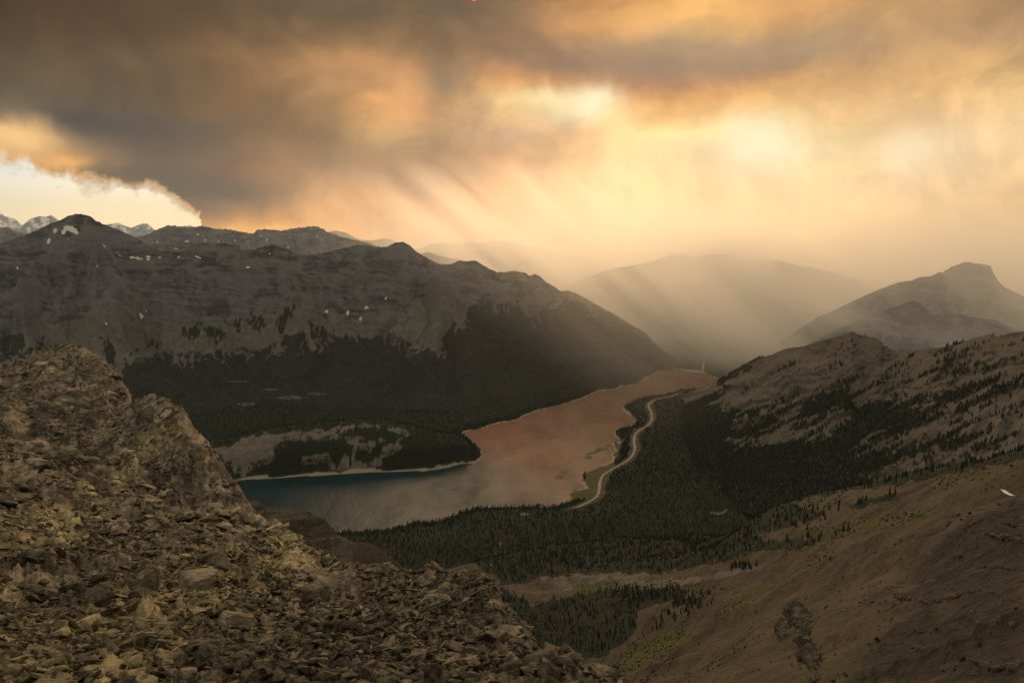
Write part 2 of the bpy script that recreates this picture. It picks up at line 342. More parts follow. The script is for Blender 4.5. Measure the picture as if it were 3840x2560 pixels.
def m_water():
    m, N, b, out = mat('lake_water'); p = pos(N)
    x, y, z = N.sep(p)
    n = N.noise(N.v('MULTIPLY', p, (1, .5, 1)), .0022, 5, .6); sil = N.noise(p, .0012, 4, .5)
    deep = (.006, .026, .032); silt_glint = N.mix(N.rng(N.m('ADD', x, N.m('MULTIPLY', N.m('SUBTRACT', sil, .5), 900)), 450, -350), (.160, .098, .062), (.185, .082, .056))  # silt colour with the sun's pink reflection painted in, redder to the left
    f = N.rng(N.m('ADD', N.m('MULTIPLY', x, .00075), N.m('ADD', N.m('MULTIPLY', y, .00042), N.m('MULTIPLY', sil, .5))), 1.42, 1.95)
    c = N.mix(f, deep, silt_glint)
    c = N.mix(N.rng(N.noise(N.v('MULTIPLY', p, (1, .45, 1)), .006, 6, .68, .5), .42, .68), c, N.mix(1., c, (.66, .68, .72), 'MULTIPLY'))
    w = N.noise(N.v('MULTIPLY', p, (1, .6, 1)), .05, 6, .7)
    bn = N.new('ShaderNodeBump'); bn.inputs['Distance'].default_value = 3.2; bn.inputs['Strength'].default_value = .55; N.put(bn.inputs['Height'], w)
    di = N.new('ShaderNodeBsdfDiffuse'); N.put(di.inputs[0], c); N.l.new(bn.outputs[0], di.inputs['Normal'])
    gl = N.new('ShaderNodeBsdfGlossy'); gl.inputs['Roughness'].default_value = .16; N.l.new(bn.outputs[0], gl.inputs['Normal'])
    mx = N.new('ShaderNodeMixShader'); N.put(mx.inputs[0], N.rng(N.noise(N.v('MULTIPLY', p, (1, .4, 1)), .004, 6, .7, .2), .35, .7, .022, .009)); N.l.new(di.outputs[0], mx.inputs[1]); N.l.new(gl.outputs[0], mx.inputs[2])
    N.n.remove(b); N.l.new(mx.outputs[0], out.inputs[0])
    return m
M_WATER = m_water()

def m_simple(name, A, B, sc, bd=.0, rough=.9):
    m, N, b, out = mat(name); p = pos(N); n = N.noise(p, sc, 5, .65)
    N.put(b.inputs['Base Color'], N.mix(N.rng(n, .3, .7), A, B)); b.inputs['Roughness'].default_value = rough
    if bd: bump(N, b, n, bd)
    return m
M_ROAD = m_simple('gravel_road', (.22, .19, .15), (.31, .27, .21), .03)
M_DAM = m_simple('dam_earth', (.22, .19, .15), (.30, .26, .2), .03, 2)
M_SNOW = m_simple('old_snow', (.62, .58, .52), (.80, .77, .72), .3, .5)

def m_tree():
    m, N, b, out = mat('conifer_needles'); t = N.attr('tint')
    oi = N.new('ShaderNodeObjectInfo').outputs['Random']
    c = N.mix(N.m('FRACT', N.m('ADD', t, oi)), (.007, .013, .008), (.014, .025, .013))
    N.put(b.inputs['Base Color'], c); return m
M_TREE = m_tree()

def rock_nodes(N, b, p, tint, sc=1., dist=.02, lichen=True):
    n1 = N.noise(p, 1.4 * sc, 6, .62); n2 = N.noise(p, 7 * sc, 6, .68); n3 = N.noise(p, 32 * sc, 5, .7)
    lay = N.noise(N.v('MULTIPLY', p, (1, 1, 7)), 2.2 * sc, 5, .65)
    tan = N.mix(N.rng(n2, .32, .7), (.34, .28, .145), (.58, .485, .275))
    gry = N.mix(N.rng(N.m('ADD', N.m('MULTIPLY', n2, .6), N.m('MULTIPLY', lay, .5)), .38, .78), (.14, .118, .080), (.46, .385, .255))
    c = N.mix(tint, tan, gry)
    c = N.mix(N.rng(N.m('ADD', n1, N.m('MULTIPLY', n3, .4)), .62, .86), c, (.055, .048, .040))
    if lichen:
        l = N.noise(p, 13 * sc, 6, .8); c = N.mix(N.m('MULTIPLY', N.m('MULTIPLY', N.rng(l, .60, .67), .65), tint), c, (.36, .33, .27))
        l2 = N.noise(p, 1.9 * sc, 8, .8, .4); c = N.mix(N.m('MULTIPLY', N.rng(l2, .745, .76), tint), c, (.30, .07, .015))
    N.put(b.inputs['Base Color'], c); b.inputs['Roughness'].default_value = .85
    h = N.m('ADD', N.m('MULTIPLY', n2, .7), N.m('ADD', N.m('MULTIPLY', n3, .30), N.m('MULTIPLY', lay, .6)))
    bump(N, b, h, dist, 1.)
def m_stone(inst):
    m, N, b, out = mat('shale_stone_scatter' if inst else 'shale_stone')
    tcn = N.new('ShaderNodeTexCoord').outputs['Object']
    if inst: t = N.attr('tint', 'INSTANCER'); rnd = N.attr('shade', 'INSTANCER')
    else: t = N.attr('tint', 'OBJECT'); rnd = N.new('ShaderNodeObjectInfo').outputs['Random']
    p = N.v('ADD', tcn, N.comb(N.m('MULTIPLY', rnd, 57.), N.m('MULTIPLY', rnd, 31.), 0))
    rock_nodes(N, b, p, t, 1.0, .10)
    src = b.inputs['Base Color'].links[0].from_socket
    k = N.m('ADD', .45, N.m('MULTIPLY', rnd, 1.0))
    N.l.new(N.mix(1., src, N.comb(k, k, N.m('MULTIPLY', k, .97)), 'MULTIPLY'), b.inputs['Base Color'])
    return m
M_STONE_I, M_STONE = m_stone(True), m_stone(False)
def m_ridge():
    m, N, b, out = mat('ridge_shale'); p = pos(N)
    t = N.attr('tint'); far = N.attr('dist')
    rock_nodes(N, b, p, N.rng(N.m('ADD', t, N.m('MULTIPLY', N.m('SUBTRACT', N.noise(p, .8, 5, .7), .5), .7)), .35, .65), .55, .10)
    src = b.inputs['Base Color'].links[0].from_socket
    v1 = N.vor(N.v('ADD', N.v('MULTIPLY', p, (.7, .7, 3.4)), N.comb(0, 0, N.m('MULTIPLY', N.sep(p)[0], .9))), 1.9, 'F1', 1); v2 = N.vor(p, 2.6, 'DISTANCE_TO_EDGE', 0)
    k = N.m('ADD', .36, N.m('MULTIPLY', N.sep(v1)[0], .62))  # ridge base darkened: shade of the gaps between stones painted in
    c = N.mix(1., src, N.comb(k, k, k), 'MULTIPLY')
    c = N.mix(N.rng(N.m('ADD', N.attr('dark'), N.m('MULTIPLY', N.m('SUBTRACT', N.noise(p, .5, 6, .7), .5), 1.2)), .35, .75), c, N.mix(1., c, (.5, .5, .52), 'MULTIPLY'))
    N.l.new(c, b.inputs['Base Color']); return m
M_RIDGE = m_ridge()

# ------------------------------------------------------------------ mountains
def mountain(name, crest, base, nu, nv, m, prof=((0, 0), (.535, .222), (.714, .42), (1, 1)), gul=(600, 90), rough=1., spurs=(), masks=None, azr=None, back=.5, jag=1., label=None, terr=0.):
    c = np.array(crest, float); P = at(c[:, 0], c[:, 1], c[:, 2]); th = np.arctan2(P[:, 0], P[:, 1]); o = np.argsort(th); th = th[o]; zc0 = P[o, 2]; rc0 = c[o, 2]
    bb = np.array(base, float); tb = az_of(bb[:, 0], np.full(len(bb), 1280.)); ob = np.argsort(tb); tb = tb[ob]; rb0, zb0 = bb[ob, 1], bb[ob, 2]
    a0, a1 = azr or (th[0], th[-1]); T = np.linspace(a0, a1, nu)
    zc = np.interp(T, th, zc0); rc = np.interp(T, th, rc0); rb = np.interp(T, tb, rb0); zb = np.interp(T, tb, zb0)
    sarc = T * rc.mean()
    zc = zc + jag * rc * .0011 * fbm(T * 260, T * 0 + 3.3, 4, 5)
    kk = max(3, nu // 26) | 1; zs_ = np.convolve(np.pad(zc, kk // 2, 'edge'), np.hanning(kk + 2)[1:-1] / np.hanning(kk + 2)[1:-1].sum(), 'valid')
    nb = max(6, int(nv * .22)); v = np.concatenate([np.linspace(0, 1, nv), 1 + np.linspace(0, back, nb + 1)[1:]]); nV = len(v)
    vv = v[None]; vf = np.minimum(vv, 1)
    pz = np.interp(vf, [q[0] for q in prof], [q[1] for q in prof])
    # let the slope breaks wander along the range
    pz = np.interp(np.clip(vf + .06 * fbm(T[:, None] * 22, vf * 2, 3, 8) * np.sin(np.pi * vf), 0, 1), [q[0] for q in prof], [q[1] for q in prof])
    hz = (zs_ - zb)[:, None]; r = rb[:, None] + (rc - rb)[:, None] * vv; z = zb[:, None] + hz * pz + (zc - zs_)[:, None] * sst(vf, .72, 1.)
    bk = np.maximum(vv - 1, 0); z = z - bk * hz * 1.1
    w = np.sin(np.pi * np.clip(vf, 0, 1) ** 1.3) ** .8 * (vv <= 1)
    sx = sarc[:, None] + 0 * vv; L, A = gul
    wx = sx + L * .35 * fbm(sx / L * .8, vv * 3.1 + 0 * sx, 3, 21)
    gl = .62 * rdg(wx / L, vv * 1.1 + .1 * pn(sx / L, vv * 3), 3, 31) + .35 * rdg(wx / L * 3.1, vv * 1.6, 3, 37)
    w = w * np.clip(hz / 450, 0, 1) if hz.max() > 500 else w
    z = z + A * w * (gl - .45) + A * .28 * w * fbm(sx / L * 4, r / L * 4, 4, 41) * rough
    r = r - A * .5 * w * (gl - .45)
    if terr:
        q = (z + .12 * sx + terr * .8 * fbm(sx / 500, z / 300, 3, 50)) / terr; s = q - np.floor(q); z = z + terr * (sst(s, .35, .65) - s) * .75 * sst(vf, .5, .75) * (1 - sst(vf, .86, .98))
    P = np.stack([np.sin(T)[:, None] * r, np.cos(T)[:, None] * r, z], -1)
    spf = np.zeros(P.shape[:2])
    for pts, wid, hgt in spurs:            # hand-placed spurs running down from the crest
        X, Y = proj(P); q = np.array(pts, float); xs_ = np.interp(Y, q[:, 1], q[:, 0]); wy = sst(Y, q[0, 1], q[0, 1] + 70) * (1 - sst(Y, q[-1, 1] - 90, q[-1, 1]))
        d = np.abs(X - xs_ + 22 * fbm(X / 70, Y / 70, 4, 60)) / (wid * (.45 + .8 * np.clip((Y - q[0, 1]) / (q[-1, 1] - q[0, 1] + 1), 0, 1)))
        P[..., 2] += 1.9 * hgt * np.clip(1 - d, 0, 1) ** 1.15 * wy * (1 - sst(vv, .74, .97)); spf = np.maximum(spf, np.clip(1 - d, 0, 1) * wy)
    X, Y = proj(P); rb_ = rdg(wx / L * 2.3 + .5 * fbm(wx / L * 2, vv * 6, 3, 61), vv * 2.2, 4, 63, .6) * .5
    attrs = {'forest': np.zeros_like(X), 'talus': np.zeros_like(X), 'snow': np.zeros_like(X), 'rib': np.clip(.26 + .14 * gl + .16 * rb_ + .30 * spf + .34 * fbm(wx / 170 + .8 * fbm(wx / 300, vv * 5, 3, 67), z / 130, 5, 65, .6), 0, 1)}  # rib: relief shading painted as colour, gullies darker, ribs and spurs lighter
    ctx = dict(X=X, Y=Y, v=vv + 0 * X, sx=sx, P=P, gl=gl)
    if masks: attrs.update(masks(ctx))
    o = mesh_np(name, P.reshape(-1, 3), grid_faces(nu, nV), m, attrs)
    struct(o, label); o['_'] = 0; del o['_']
    return o, P, attrs

def blobs(X, Y, lst):
    a = np.zeros_like(X)
    for x, y, rx, ry, ang in lst:
        c, s = math.cos(R(ang)), math.sin(R(ang)); u = (X - x) * c + (Y - y) * s; w = -(X - x) * s + (Y - y) * c
        a = np.maximum(a, 1.05 - .55 * np.sqrt((u / rx) ** 2 + (w / ry) ** 2))
    return np.clip(a, 0, 1)

# far, pale snow peaks on the left; faint ones in the middle
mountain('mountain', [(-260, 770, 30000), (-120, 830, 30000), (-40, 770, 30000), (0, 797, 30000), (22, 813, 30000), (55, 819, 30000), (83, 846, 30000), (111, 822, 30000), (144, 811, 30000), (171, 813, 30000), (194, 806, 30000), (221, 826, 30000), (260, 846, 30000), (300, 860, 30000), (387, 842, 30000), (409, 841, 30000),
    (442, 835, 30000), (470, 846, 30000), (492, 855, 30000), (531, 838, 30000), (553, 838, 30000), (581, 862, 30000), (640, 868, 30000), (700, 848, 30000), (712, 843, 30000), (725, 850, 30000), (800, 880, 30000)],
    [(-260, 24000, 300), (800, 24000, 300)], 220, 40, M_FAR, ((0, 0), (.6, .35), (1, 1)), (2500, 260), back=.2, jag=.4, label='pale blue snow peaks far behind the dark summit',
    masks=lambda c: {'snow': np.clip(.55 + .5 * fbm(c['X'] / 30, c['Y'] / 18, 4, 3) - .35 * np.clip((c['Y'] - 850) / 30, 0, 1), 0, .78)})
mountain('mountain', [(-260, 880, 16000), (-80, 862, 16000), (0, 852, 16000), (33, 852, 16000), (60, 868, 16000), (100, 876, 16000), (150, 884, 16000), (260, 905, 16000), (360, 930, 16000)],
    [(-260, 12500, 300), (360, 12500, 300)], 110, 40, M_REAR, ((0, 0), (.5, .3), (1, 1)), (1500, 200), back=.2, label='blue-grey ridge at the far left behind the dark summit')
FH = [(1060, 915), (1160, 872), (1238, 869), (1260, 864), (1299, 873), (1343, 897), (1387, 903), (1442, 893), (1470, 900), (1500, 915), (1547, 933), (1581, 930), (1614, 916), (1647, 910), (1686, 911), (1719, 915), (1752, 907), (1802, 912), (1846, 905), (1885, 903), (1940, 914), (2020, 930), (2120, 950), (2300, 1000)]
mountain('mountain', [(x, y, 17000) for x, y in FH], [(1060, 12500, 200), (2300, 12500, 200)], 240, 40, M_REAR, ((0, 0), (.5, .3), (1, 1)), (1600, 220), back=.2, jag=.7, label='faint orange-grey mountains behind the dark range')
mountain('mountain', [(1500, 985, 13500), (1575, 952, 13500), (1603, 944, 13500), (1636, 955, 13500), (1690, 968, 13500), (1713, 969, 13500), (1800, 1000, 13500), (1950, 1060, 13500), (2120, 1120, 13500)],
    [(1500, 11000, 100), (2120, 11000, 100)], 120, 30, M_REAR, ((0, 0), (.5, .3), (1, 1)), (1000, 150), back=.2, jag=.6)
RS_ = [(430, 925), (509, 888), (553, 880), (586, 861), (630, 845), (675, 848), (719, 852), (752, 847), (785, 852), (813, 858), (863, 860), (907, 870), (951, 876), (962, 862), (995, 859), (1028, 862), (1062, 865), (1095, 856), (1139, 852), (1172, 847), (1200, 852), (1228, 869), (1272, 885), (1321, 897), (1387, 912), (1480, 950), (1600, 1000)]
SNR = [(1030, 895, 9, 5, 60), (1090, 892, 12, 3, 10), (1105, 905, 10, 3, 30), (1140, 880, 9, 3, 30), (1150, 892, 7, 3, 20), (1190, 890, 5, 9, -20), (1080, 925, 4, 10, -25), (960, 935, 9, 6, 0), (700, 905, 12, 3, 0), (770, 900, 5, 8, 20), (820, 905, 4, 9, -15), (860, 905, 8, 4, 0), (880, 900, 4, 8, -20), (660, 932, 14, 3, 10), (640, 928, 7, 3, 10), (590, 908, 5, 5, 0), (905, 920, 4, 9, -30), (980, 885, 6, 3, 0), (1010, 880, 5, 3, 0), (1120, 862, 14, 3, -10), (1210, 945, 16, 4, 5), (740, 880, 7, 2, 0), (870, 878, 10, 2, 10), (930, 905, 5, 5, 0), (1000, 900, 5, 8, 20), (1050, 910, 4, 7, 0)]
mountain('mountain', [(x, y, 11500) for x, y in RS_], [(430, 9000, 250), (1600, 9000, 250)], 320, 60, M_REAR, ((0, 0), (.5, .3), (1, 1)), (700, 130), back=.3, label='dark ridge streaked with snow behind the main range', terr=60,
    masks=lambda c: {'snow': np.maximum(blobs(c['X'], c['Y'], SNR) * .8, np.clip(.42 * fbm(c['X'] / 14, c['Y'] / 8, 3, 9) * sst(c['v'], .6, .75), 0, .75))})

# the main range across the lake
CR = [(-330, 960), (-150, 935), (0, 913), (66, 891), (133, 866), (182, 841), (232, 822), (265, 806), (304, 802), (332, 808), (365, 830), (398, 845), (442, 860), (487, 880), (525, 899), (553, 918), (597, 938), (652, 946), (700, 936), (708, 930), (719, 913), (774, 913), (813, 909), (863, 915), (896, 920), (907, 938), (951, 935), (995, 922), (1023, 917), (1066, 930), (1111, 950), (1160, 955), (1232, 944), (1260, 936), (1310, 927), (1343, 916), (1376, 919), (1409, 926), (1453, 925), (1481, 910), (1509, 906), (1536, 919), (1558, 941), (1586, 958), (1619, 977), (1652, 991), (1691, 990), (1724, 976), (1752, 980), (1780, 976), (1802, 988), (1829, 1004), (1863, 1020), (1896, 1020), (1929, 1015), (1968, 1022), (1984, 1034), (2006, 1027), (2028, 1038), (2051, 1060), (2078, 1074), (2103, 1092), (2133, 1090), (2167, 1102), (2205, 1124), (2250, 1149), (2300, 1176), (2360, 1212), (2416, 1245), (2470, 1300), (2530, 1345)]
def crr(x): return float(np.interp(x, [-330, 304, 719, 1509, 2000, 2416, 2530], [7600, 7700, 7300, 7000, 6900, 6900, 6900]))
MB = [(-330, 4700, 60), (300, 4700, 40), (700, 4700, 35), (1200, 4700, 30), (1700, 4650, 22), (1850, 4900, 12), (2050, 5250, 10), (2250, 5900, 8), (2400, 6350, 6), (2530, 6600, 5)]
FL = K([(-200, 850), (0, 842), (120, 838), (200, 850), (270, 862), (285, 835), (310, 812), (400, 822), (480, 812), (560, 805), (640, 795), (700, 785), (760, 778), (830, 768), (870, 762), (920, 782), (980, 805), (1010, 812), (1030, 780), (1060, 740), (1085, 705), (1120, 700), (1165, 690), (1185, 690), (1215, 730), (1240, 728), (1270, 700), (1310, 690), (1370, 700), (1440, 720), (1500, 760)])
FPOLY = [K(p) for p in ([(0, 770), (55, 765), (60, 800), (20, 830), (0, 815)], [(75, 780), (110, 770), (95, 810), (30, 835)], [(115, 790), (180, 800), (150, 850), (60, 850)], [(232, 770), (262, 790), (272, 850), (245, 840), (235, 800)],
    [(410, 748), (455, 745), (462, 765), (440, 790), (415, 770)], [(470, 748), (512, 750), (520, 775), (500, 790), (472, 768)], [(330, 800), (365, 765), (368, 800)], [(655, 705), (690, 702), (670, 735), (640, 760), (635, 735)], [(580, 715), (610, 735), (598, 765), (560, 750)],
    [(530, 735), (560, 728), (548, 760)], [(640, 745), (700, 765), (715, 800), (640, 795)], [(700, 735), (740, 750), (760, 780), (715, 775)], [(1010, 775), (1050, 735), (1045, 800), (1010, 810)])]
TAL = [K(p) for p in ([(290, 742), (520, 740), (640, 780), (620, 800), (480, 800), (300, 830), (240, 850), (200, 790), (240, 740)], [(0, 800), (60, 760), (200, 720), (290, 700), (300, 780), (270, 850), (150, 850), (0, 850)], [(740, 712), (770, 708), (790, 735), (760, 745)],
    [(560, 720), (720, 700), (760, 745), (860, 760), (860, 790), (700, 792), (560, 775)], [(1015, 660), (1050, 690), (1060, 740), (1100, 770), (1030, 790), (1000, 820), (940, 790), (870, 758), (930, 740)], [(1140, 680), (1200, 690), (1195, 715), (1120, 720)], [(1230, 660), (1262, 690), (1250, 710), (1225, 690)], [(1310, 670), (1360, 680), (1380, 720), (1320, 695)],
    [(930, 715), (1010, 640), (1015, 700), (950, 750)])]
SNM = [(263, 858, 27, 11, 20), (240, 868, 12, 8, -40), (207, 865, 9, 8, -40), (184, 903, 6, 13, 25), (285, 872, 10, 6, 30), (252, 898, 5, 4, 0), (391, 920, 3, 14, -60), (440, 950, 18, 4, 30), (520, 970, 24, 5, 8), (496, 966, 9, 4, 0), (555, 972, 9, 5, 0), (365, 995, 3, 10, -40), (65, 1005, 3, 12, -35), (740, 963, 18, 3, 22), (670, 965, 8, 2.5, 5), (800, 977, 5, 3, 30), (930, 1002, 8, 4, 0), (555, 962, 12, 4, 10), (380, 1087, 7, 3, 0), (435, 1084, 8, 2, 0), (530, 1180, 10, 5, 60), (530, 1188, 14, 3, 10), (548, 1166, 5, 3, 0), (1560, 1084, 13, 5, -5), (1447, 1120, 4, 9, 30), (1373, 1155, 10, 5, -30), (1304, 1173, 5, 9, 10), (1352, 1194, 6, 9, 20), (1226, 1168, 8, 4, 0), (685, 880 + 140, 5, 2, 0), (600, 965, 6, 3, 0), (1010, 951, 5, 3, 0), (398, 1210, 4, 8, -30)]
def massif_masks(c):
    X, Y = c['X'], c['Y']
    wX = X + 14 * fbm(X / 60, Y / 60, 4, 71); wY = Y + 20 * fbm(X / 80, Y / 120, 4, 73)
    line = np.interp(wX, [p[0] for p in FL], [p[1] for p in FL])
    fo = np.clip(.5 + (wY - line) / 60 + .5 * fbm(X / 40, Y / 30, 5, 195, .6) * (np.abs(wY - line) < 90), 0, 1)
    vX = X + 7 * fbm(X / 25, Y / 40, 4, 75, .6); vY = Y + 12 * fbm(X / 22, Y / 50, 4, 77, .6)
    for p in FPOLY: fo = np.maximum(fo, np.clip(.42 + sdf(vX, vY, p) / 26 + .4 * fbm(X / 14, Y / 22, 4, 196, .6), 0, 1))
    streak = rdg(X / 48 + 1.0 * fbm(X / 90, Y / 90, 3, 79), Y / 220, 2, 81)        # avalanche chutes through the upper forest
    chute = np.clip((streak - 1.0) * 3, 0, 1) * (1 - sst(Y - line, 25, 75)); fo = np.clip(fo - chute, 0, 1)
    for x, y, rx, ry in ((930, 1515, 55, 12), (1090, 1490, 90, 10), (1180, 1475, 50, 8), (1010, 1460, 60, 4), (900, 1430, 80, 4)):
        fo = fo - .75 * np.clip(1.3 - np.hypot((X - x) / rx, (Y - y) / ry), 0, 1)
    ta = np.zeros_like(X)
    for p in TAL: ta = np.maximum(ta, np.clip(.5 + sdf(vX, vY, p) / 34, 0, 1))
    fan = np.clip(.5 - .55 * rdg(X / 75 + .5 * fbm(X / 90, Y / 90, 3, 85), Y / 400, 3, 86), 0, 1) * sst(c['v'], .45, .6) * (1 - sst(c['v'], .80, .95))
    ta = np.maximum(ta * .9, .75 * fan)
    ta = np.maximum(ta, .55 * sst(wY - line, -45, 10))
    return {'forest': np.clip(fo, 0, 1), 'talus': ta, 'snow': blobs(X + 3 * fbm(X / 9, Y / 9, 3, 83), Y + 2 * fbm(X / 9, Y / 9, 3, 84), SNM)}
SPU = [([(304, 810), (330, 900), (400, 1050), (440, 1180), (440, 1330)], 130, 150), ([(230, 830), (190, 950), (90, 1080), (30, 1240)], 90, 90), ([(1509, 915), (1530, 1000), (1600, 1080), (1700, 1150), (1660, 1320)], 80, 120), ([(1780, 985), (1850, 1080), (1900, 1130), (1960, 1180)], 60, 80), ([(2010, 1035), (2030, 1090), (1950, 1160), (1900, 1240)], 50, 60),
       ([(1023, 925), (1050, 1000), (1090, 1080), (1100, 1160)], 45, 60), ([(870, 925), (890, 1000), (880, 1080)], 35, 45), ([(1340, 925), (1360, 1000), (1300, 1100)], 40, 50), ([(720, 925), (730, 1000), (700, 1090)], 35, 50), ([(1060, 1130), (1090, 1200), (1150, 1300)], 70, 70), ([(800, 1180), (760, 1240), (720, 1330)], 80, 70), ([(1250, 1180), (1260, 1240), (1240, 1320)], 50, 50)]
massif, MP, MA = mountain('mountain', [(x, y, crr(x)) for x, y in CR], MB, 760, 200, M_MASS, gul=(640, 95), spurs=SPU, masks=massif_masks, back=.22, label='long dark rocky range beyond the lake with forested foot', terr=45)

# hazy mountains on the far right
MH = [(1980, 1180), (2060, 1120), (2114, 1086), (2188, 1045), (2286, 1009), (2367, 996), (2449, 980), (2498, 960), (2547, 950), (2612, 963), (2678, 952), (2743, 952), (2776, 975), (2841, 983), (2923, 976), (2988, 996), (3040, 1003), (3100, 1014), (3200, 1042), (3300, 1090), (3450, 1180), (3600, 1260)]
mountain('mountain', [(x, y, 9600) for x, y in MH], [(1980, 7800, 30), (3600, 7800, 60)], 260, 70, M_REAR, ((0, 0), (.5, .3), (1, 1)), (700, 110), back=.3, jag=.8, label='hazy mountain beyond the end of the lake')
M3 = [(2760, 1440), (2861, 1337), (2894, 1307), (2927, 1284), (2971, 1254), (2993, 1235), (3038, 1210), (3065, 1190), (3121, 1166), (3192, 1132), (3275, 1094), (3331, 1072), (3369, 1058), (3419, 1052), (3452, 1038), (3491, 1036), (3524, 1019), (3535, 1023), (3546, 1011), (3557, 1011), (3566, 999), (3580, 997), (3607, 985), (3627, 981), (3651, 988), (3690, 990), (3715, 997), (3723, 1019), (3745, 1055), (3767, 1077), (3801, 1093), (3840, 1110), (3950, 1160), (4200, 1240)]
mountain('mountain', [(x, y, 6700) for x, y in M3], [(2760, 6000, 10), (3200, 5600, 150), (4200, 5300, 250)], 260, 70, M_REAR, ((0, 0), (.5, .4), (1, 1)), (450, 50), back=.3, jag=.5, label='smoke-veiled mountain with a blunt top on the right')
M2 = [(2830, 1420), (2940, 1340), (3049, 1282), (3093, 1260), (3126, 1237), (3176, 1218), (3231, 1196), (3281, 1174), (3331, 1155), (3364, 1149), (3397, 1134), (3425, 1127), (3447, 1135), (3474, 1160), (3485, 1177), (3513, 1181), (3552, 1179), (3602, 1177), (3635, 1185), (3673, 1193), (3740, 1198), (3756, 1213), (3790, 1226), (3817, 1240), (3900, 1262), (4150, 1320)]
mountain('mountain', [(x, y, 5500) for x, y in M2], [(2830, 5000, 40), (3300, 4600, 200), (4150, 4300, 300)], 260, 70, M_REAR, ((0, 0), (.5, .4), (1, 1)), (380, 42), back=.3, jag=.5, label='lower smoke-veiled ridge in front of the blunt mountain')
M1 = [(2380, 1668), (2460, 1602), (2540, 1535), (2600, 1492), (2700, 1428), (2789, 1370), (2850, 1340), (2894, 1329), (2938, 1309), (2982, 1301), (3010, 1299), (3049, 1285), (3093, 1273), (3143, 1260), (3165, 1249), (3195, 1241), (3220, 1253), (3253, 1260), (3275, 1264), (3306, 1279), (3311, 1296), (3328, 1298), (3335, 1310), (3364, 1314), (3397, 1312), (3419, 1315), (3480, 1304), (3524, 1304), (3574, 1290), (3624, 1276), (3668, 1262), (3718, 1251), (3734, 1262), (3784, 1249), (3840, 1240), (3950, 1225), (4200, 1190)]
def m1r(x): return float(np.interp(x, [2380, 2540, 2789, 3195, 3420, 3840, 4200], [4750, 5000, 4650, 3900, 3550, 2800, 2500]))
FR = K([(1380, 1050), (1430, 1000), (1520, 950), (1600, 895), (1640, 878), (1660, 900), (1645, 925), (1700, 960), (1790, 935), (1900, 900), (1945, 868), (1965, 915), (2060, 935), (2120, 955), (2090, 985), (1950, 1035), (2060, 1030), (2190, 1000), (2250, 1015), (2180, 1040), (2050, 1060), (2100, 1075), (2290, 1020), (2330, 1030), (2150, 1080), (2352, 1075), (2352, 1250), (1400, 1250)])
FGAP = [K(p) for p in ([(1660, 1010), (1730, 1000), (1900, 935), (1980, 960), (1860, 1010), (1700, 1040)], [(1690, 985), (1760, 955), (1860, 935), (1840, 955)], [(1990, 1085), (2150, 1030), (2250, 1050), (2180, 1085), (2020, 1110)], [(1800, 1130), (1960, 1090), (1900, 1120)], [(2200, 1030), (2352, 990), (2352, 1045), (2250, 1065)])]
def right_masks(c):
    X, Y = c['X'], c['Y']
    wX = X + 22 * fbm(X / 70, Y / 45, 4, 91) + 30 * fbm((X + 2 * Y) / 60, (Y * 2 - X) / 300, 2, 92); wY = Y + 14 * fbm(X / 40, Y / 40, 4, 93)
    stk = fbm((Y + .45 * X) / 26, (X - .45 * Y) / 210, 5, 191, .6); fin = fbm(X / 16, Y / 16, 4, 193, .6)
    fo = .5 + sdf(wX, wY, FR) / 70
    for p in FGAP: fo = np.minimum(fo, .5 - sdf(wX, wY, p) / 46)
    fo = np.clip(fo, -.1, 1.3)
    low = np.clip(.5 + (wY - (1690 - .05 * (X - 2500))) / 60, 0, 1) * (X < 3150); fo = np.maximum(fo, low * 1.2)
    band = np.exp(-((Y + .33 * (X - 3000) - 1700) / 75) ** 2) * (X > 2700); fo = np.maximum(fo, .62 * band)
    fo = np.maximum(fo, .22 * sst(Y + .45 * (X - 3000), 1450, 1600))
    fo = np.clip(fo + .55 * stk + .30 * fin, 0, 1)
    fo = np.where(Y + .42 * (X - 2900) < 1380, np.minimum(fo, .2), fo)
    fo = np.maximum(fo, np.clip(.5 + sdf(wX, wY, K([(1700, 840), (1760, 815), (1740, 835), (1700, 860), (1640, 895), (1650, 875)])) / 16, 0, 1) * .8)
    ta = np.clip(.3 + .5 * fbm((Y + .5 * X) / 30, X / 160, 4, 97) + .45 * np.exp(-((Y - (1640 - .18 * (X - 3100))) / 70) ** 2) + .5 * sst(X, 3500, 3840) * sst(Y, 1430, 1600), 0, 1)
    rb = rdg((Y + .40 * X) / 34 + 1.0 * fbm(X / 160, Y / 160, 3, 98), (X - .4 * Y) / 420, 4, 99, .62); vg = rdg(X / 70 + .4 * fbm(X / 60, Y / 60, 2, 100), (Y) / 500, 3, 102)
    return {'forest': fo, 'talus': ta, 'rib': np.clip(.12 + .42 * rb - .12 * np.clip(vg - .9, 0, 1), 0, 1)}
right, RP, RA = mountain('mountain', [(x, y, m1r(x)) for x, y in M1], [(2380, 4500, 4), (2470, 4300, 5), (2600, 3600, 20), (2800, 3000, 45), (3000, 2700, 90), (3300, 2400, 200), (3840, 1700, 440), (4200, 1500, 500)], 420, 150, M_RIGHT,
    ((0, 0), (.4, .25), (.7, .58), (1, 1)), (330, 26), back=.3, masks=right_masks, jag=.5, rough=1.4, label='brown mountain with forested flank right of the lake')

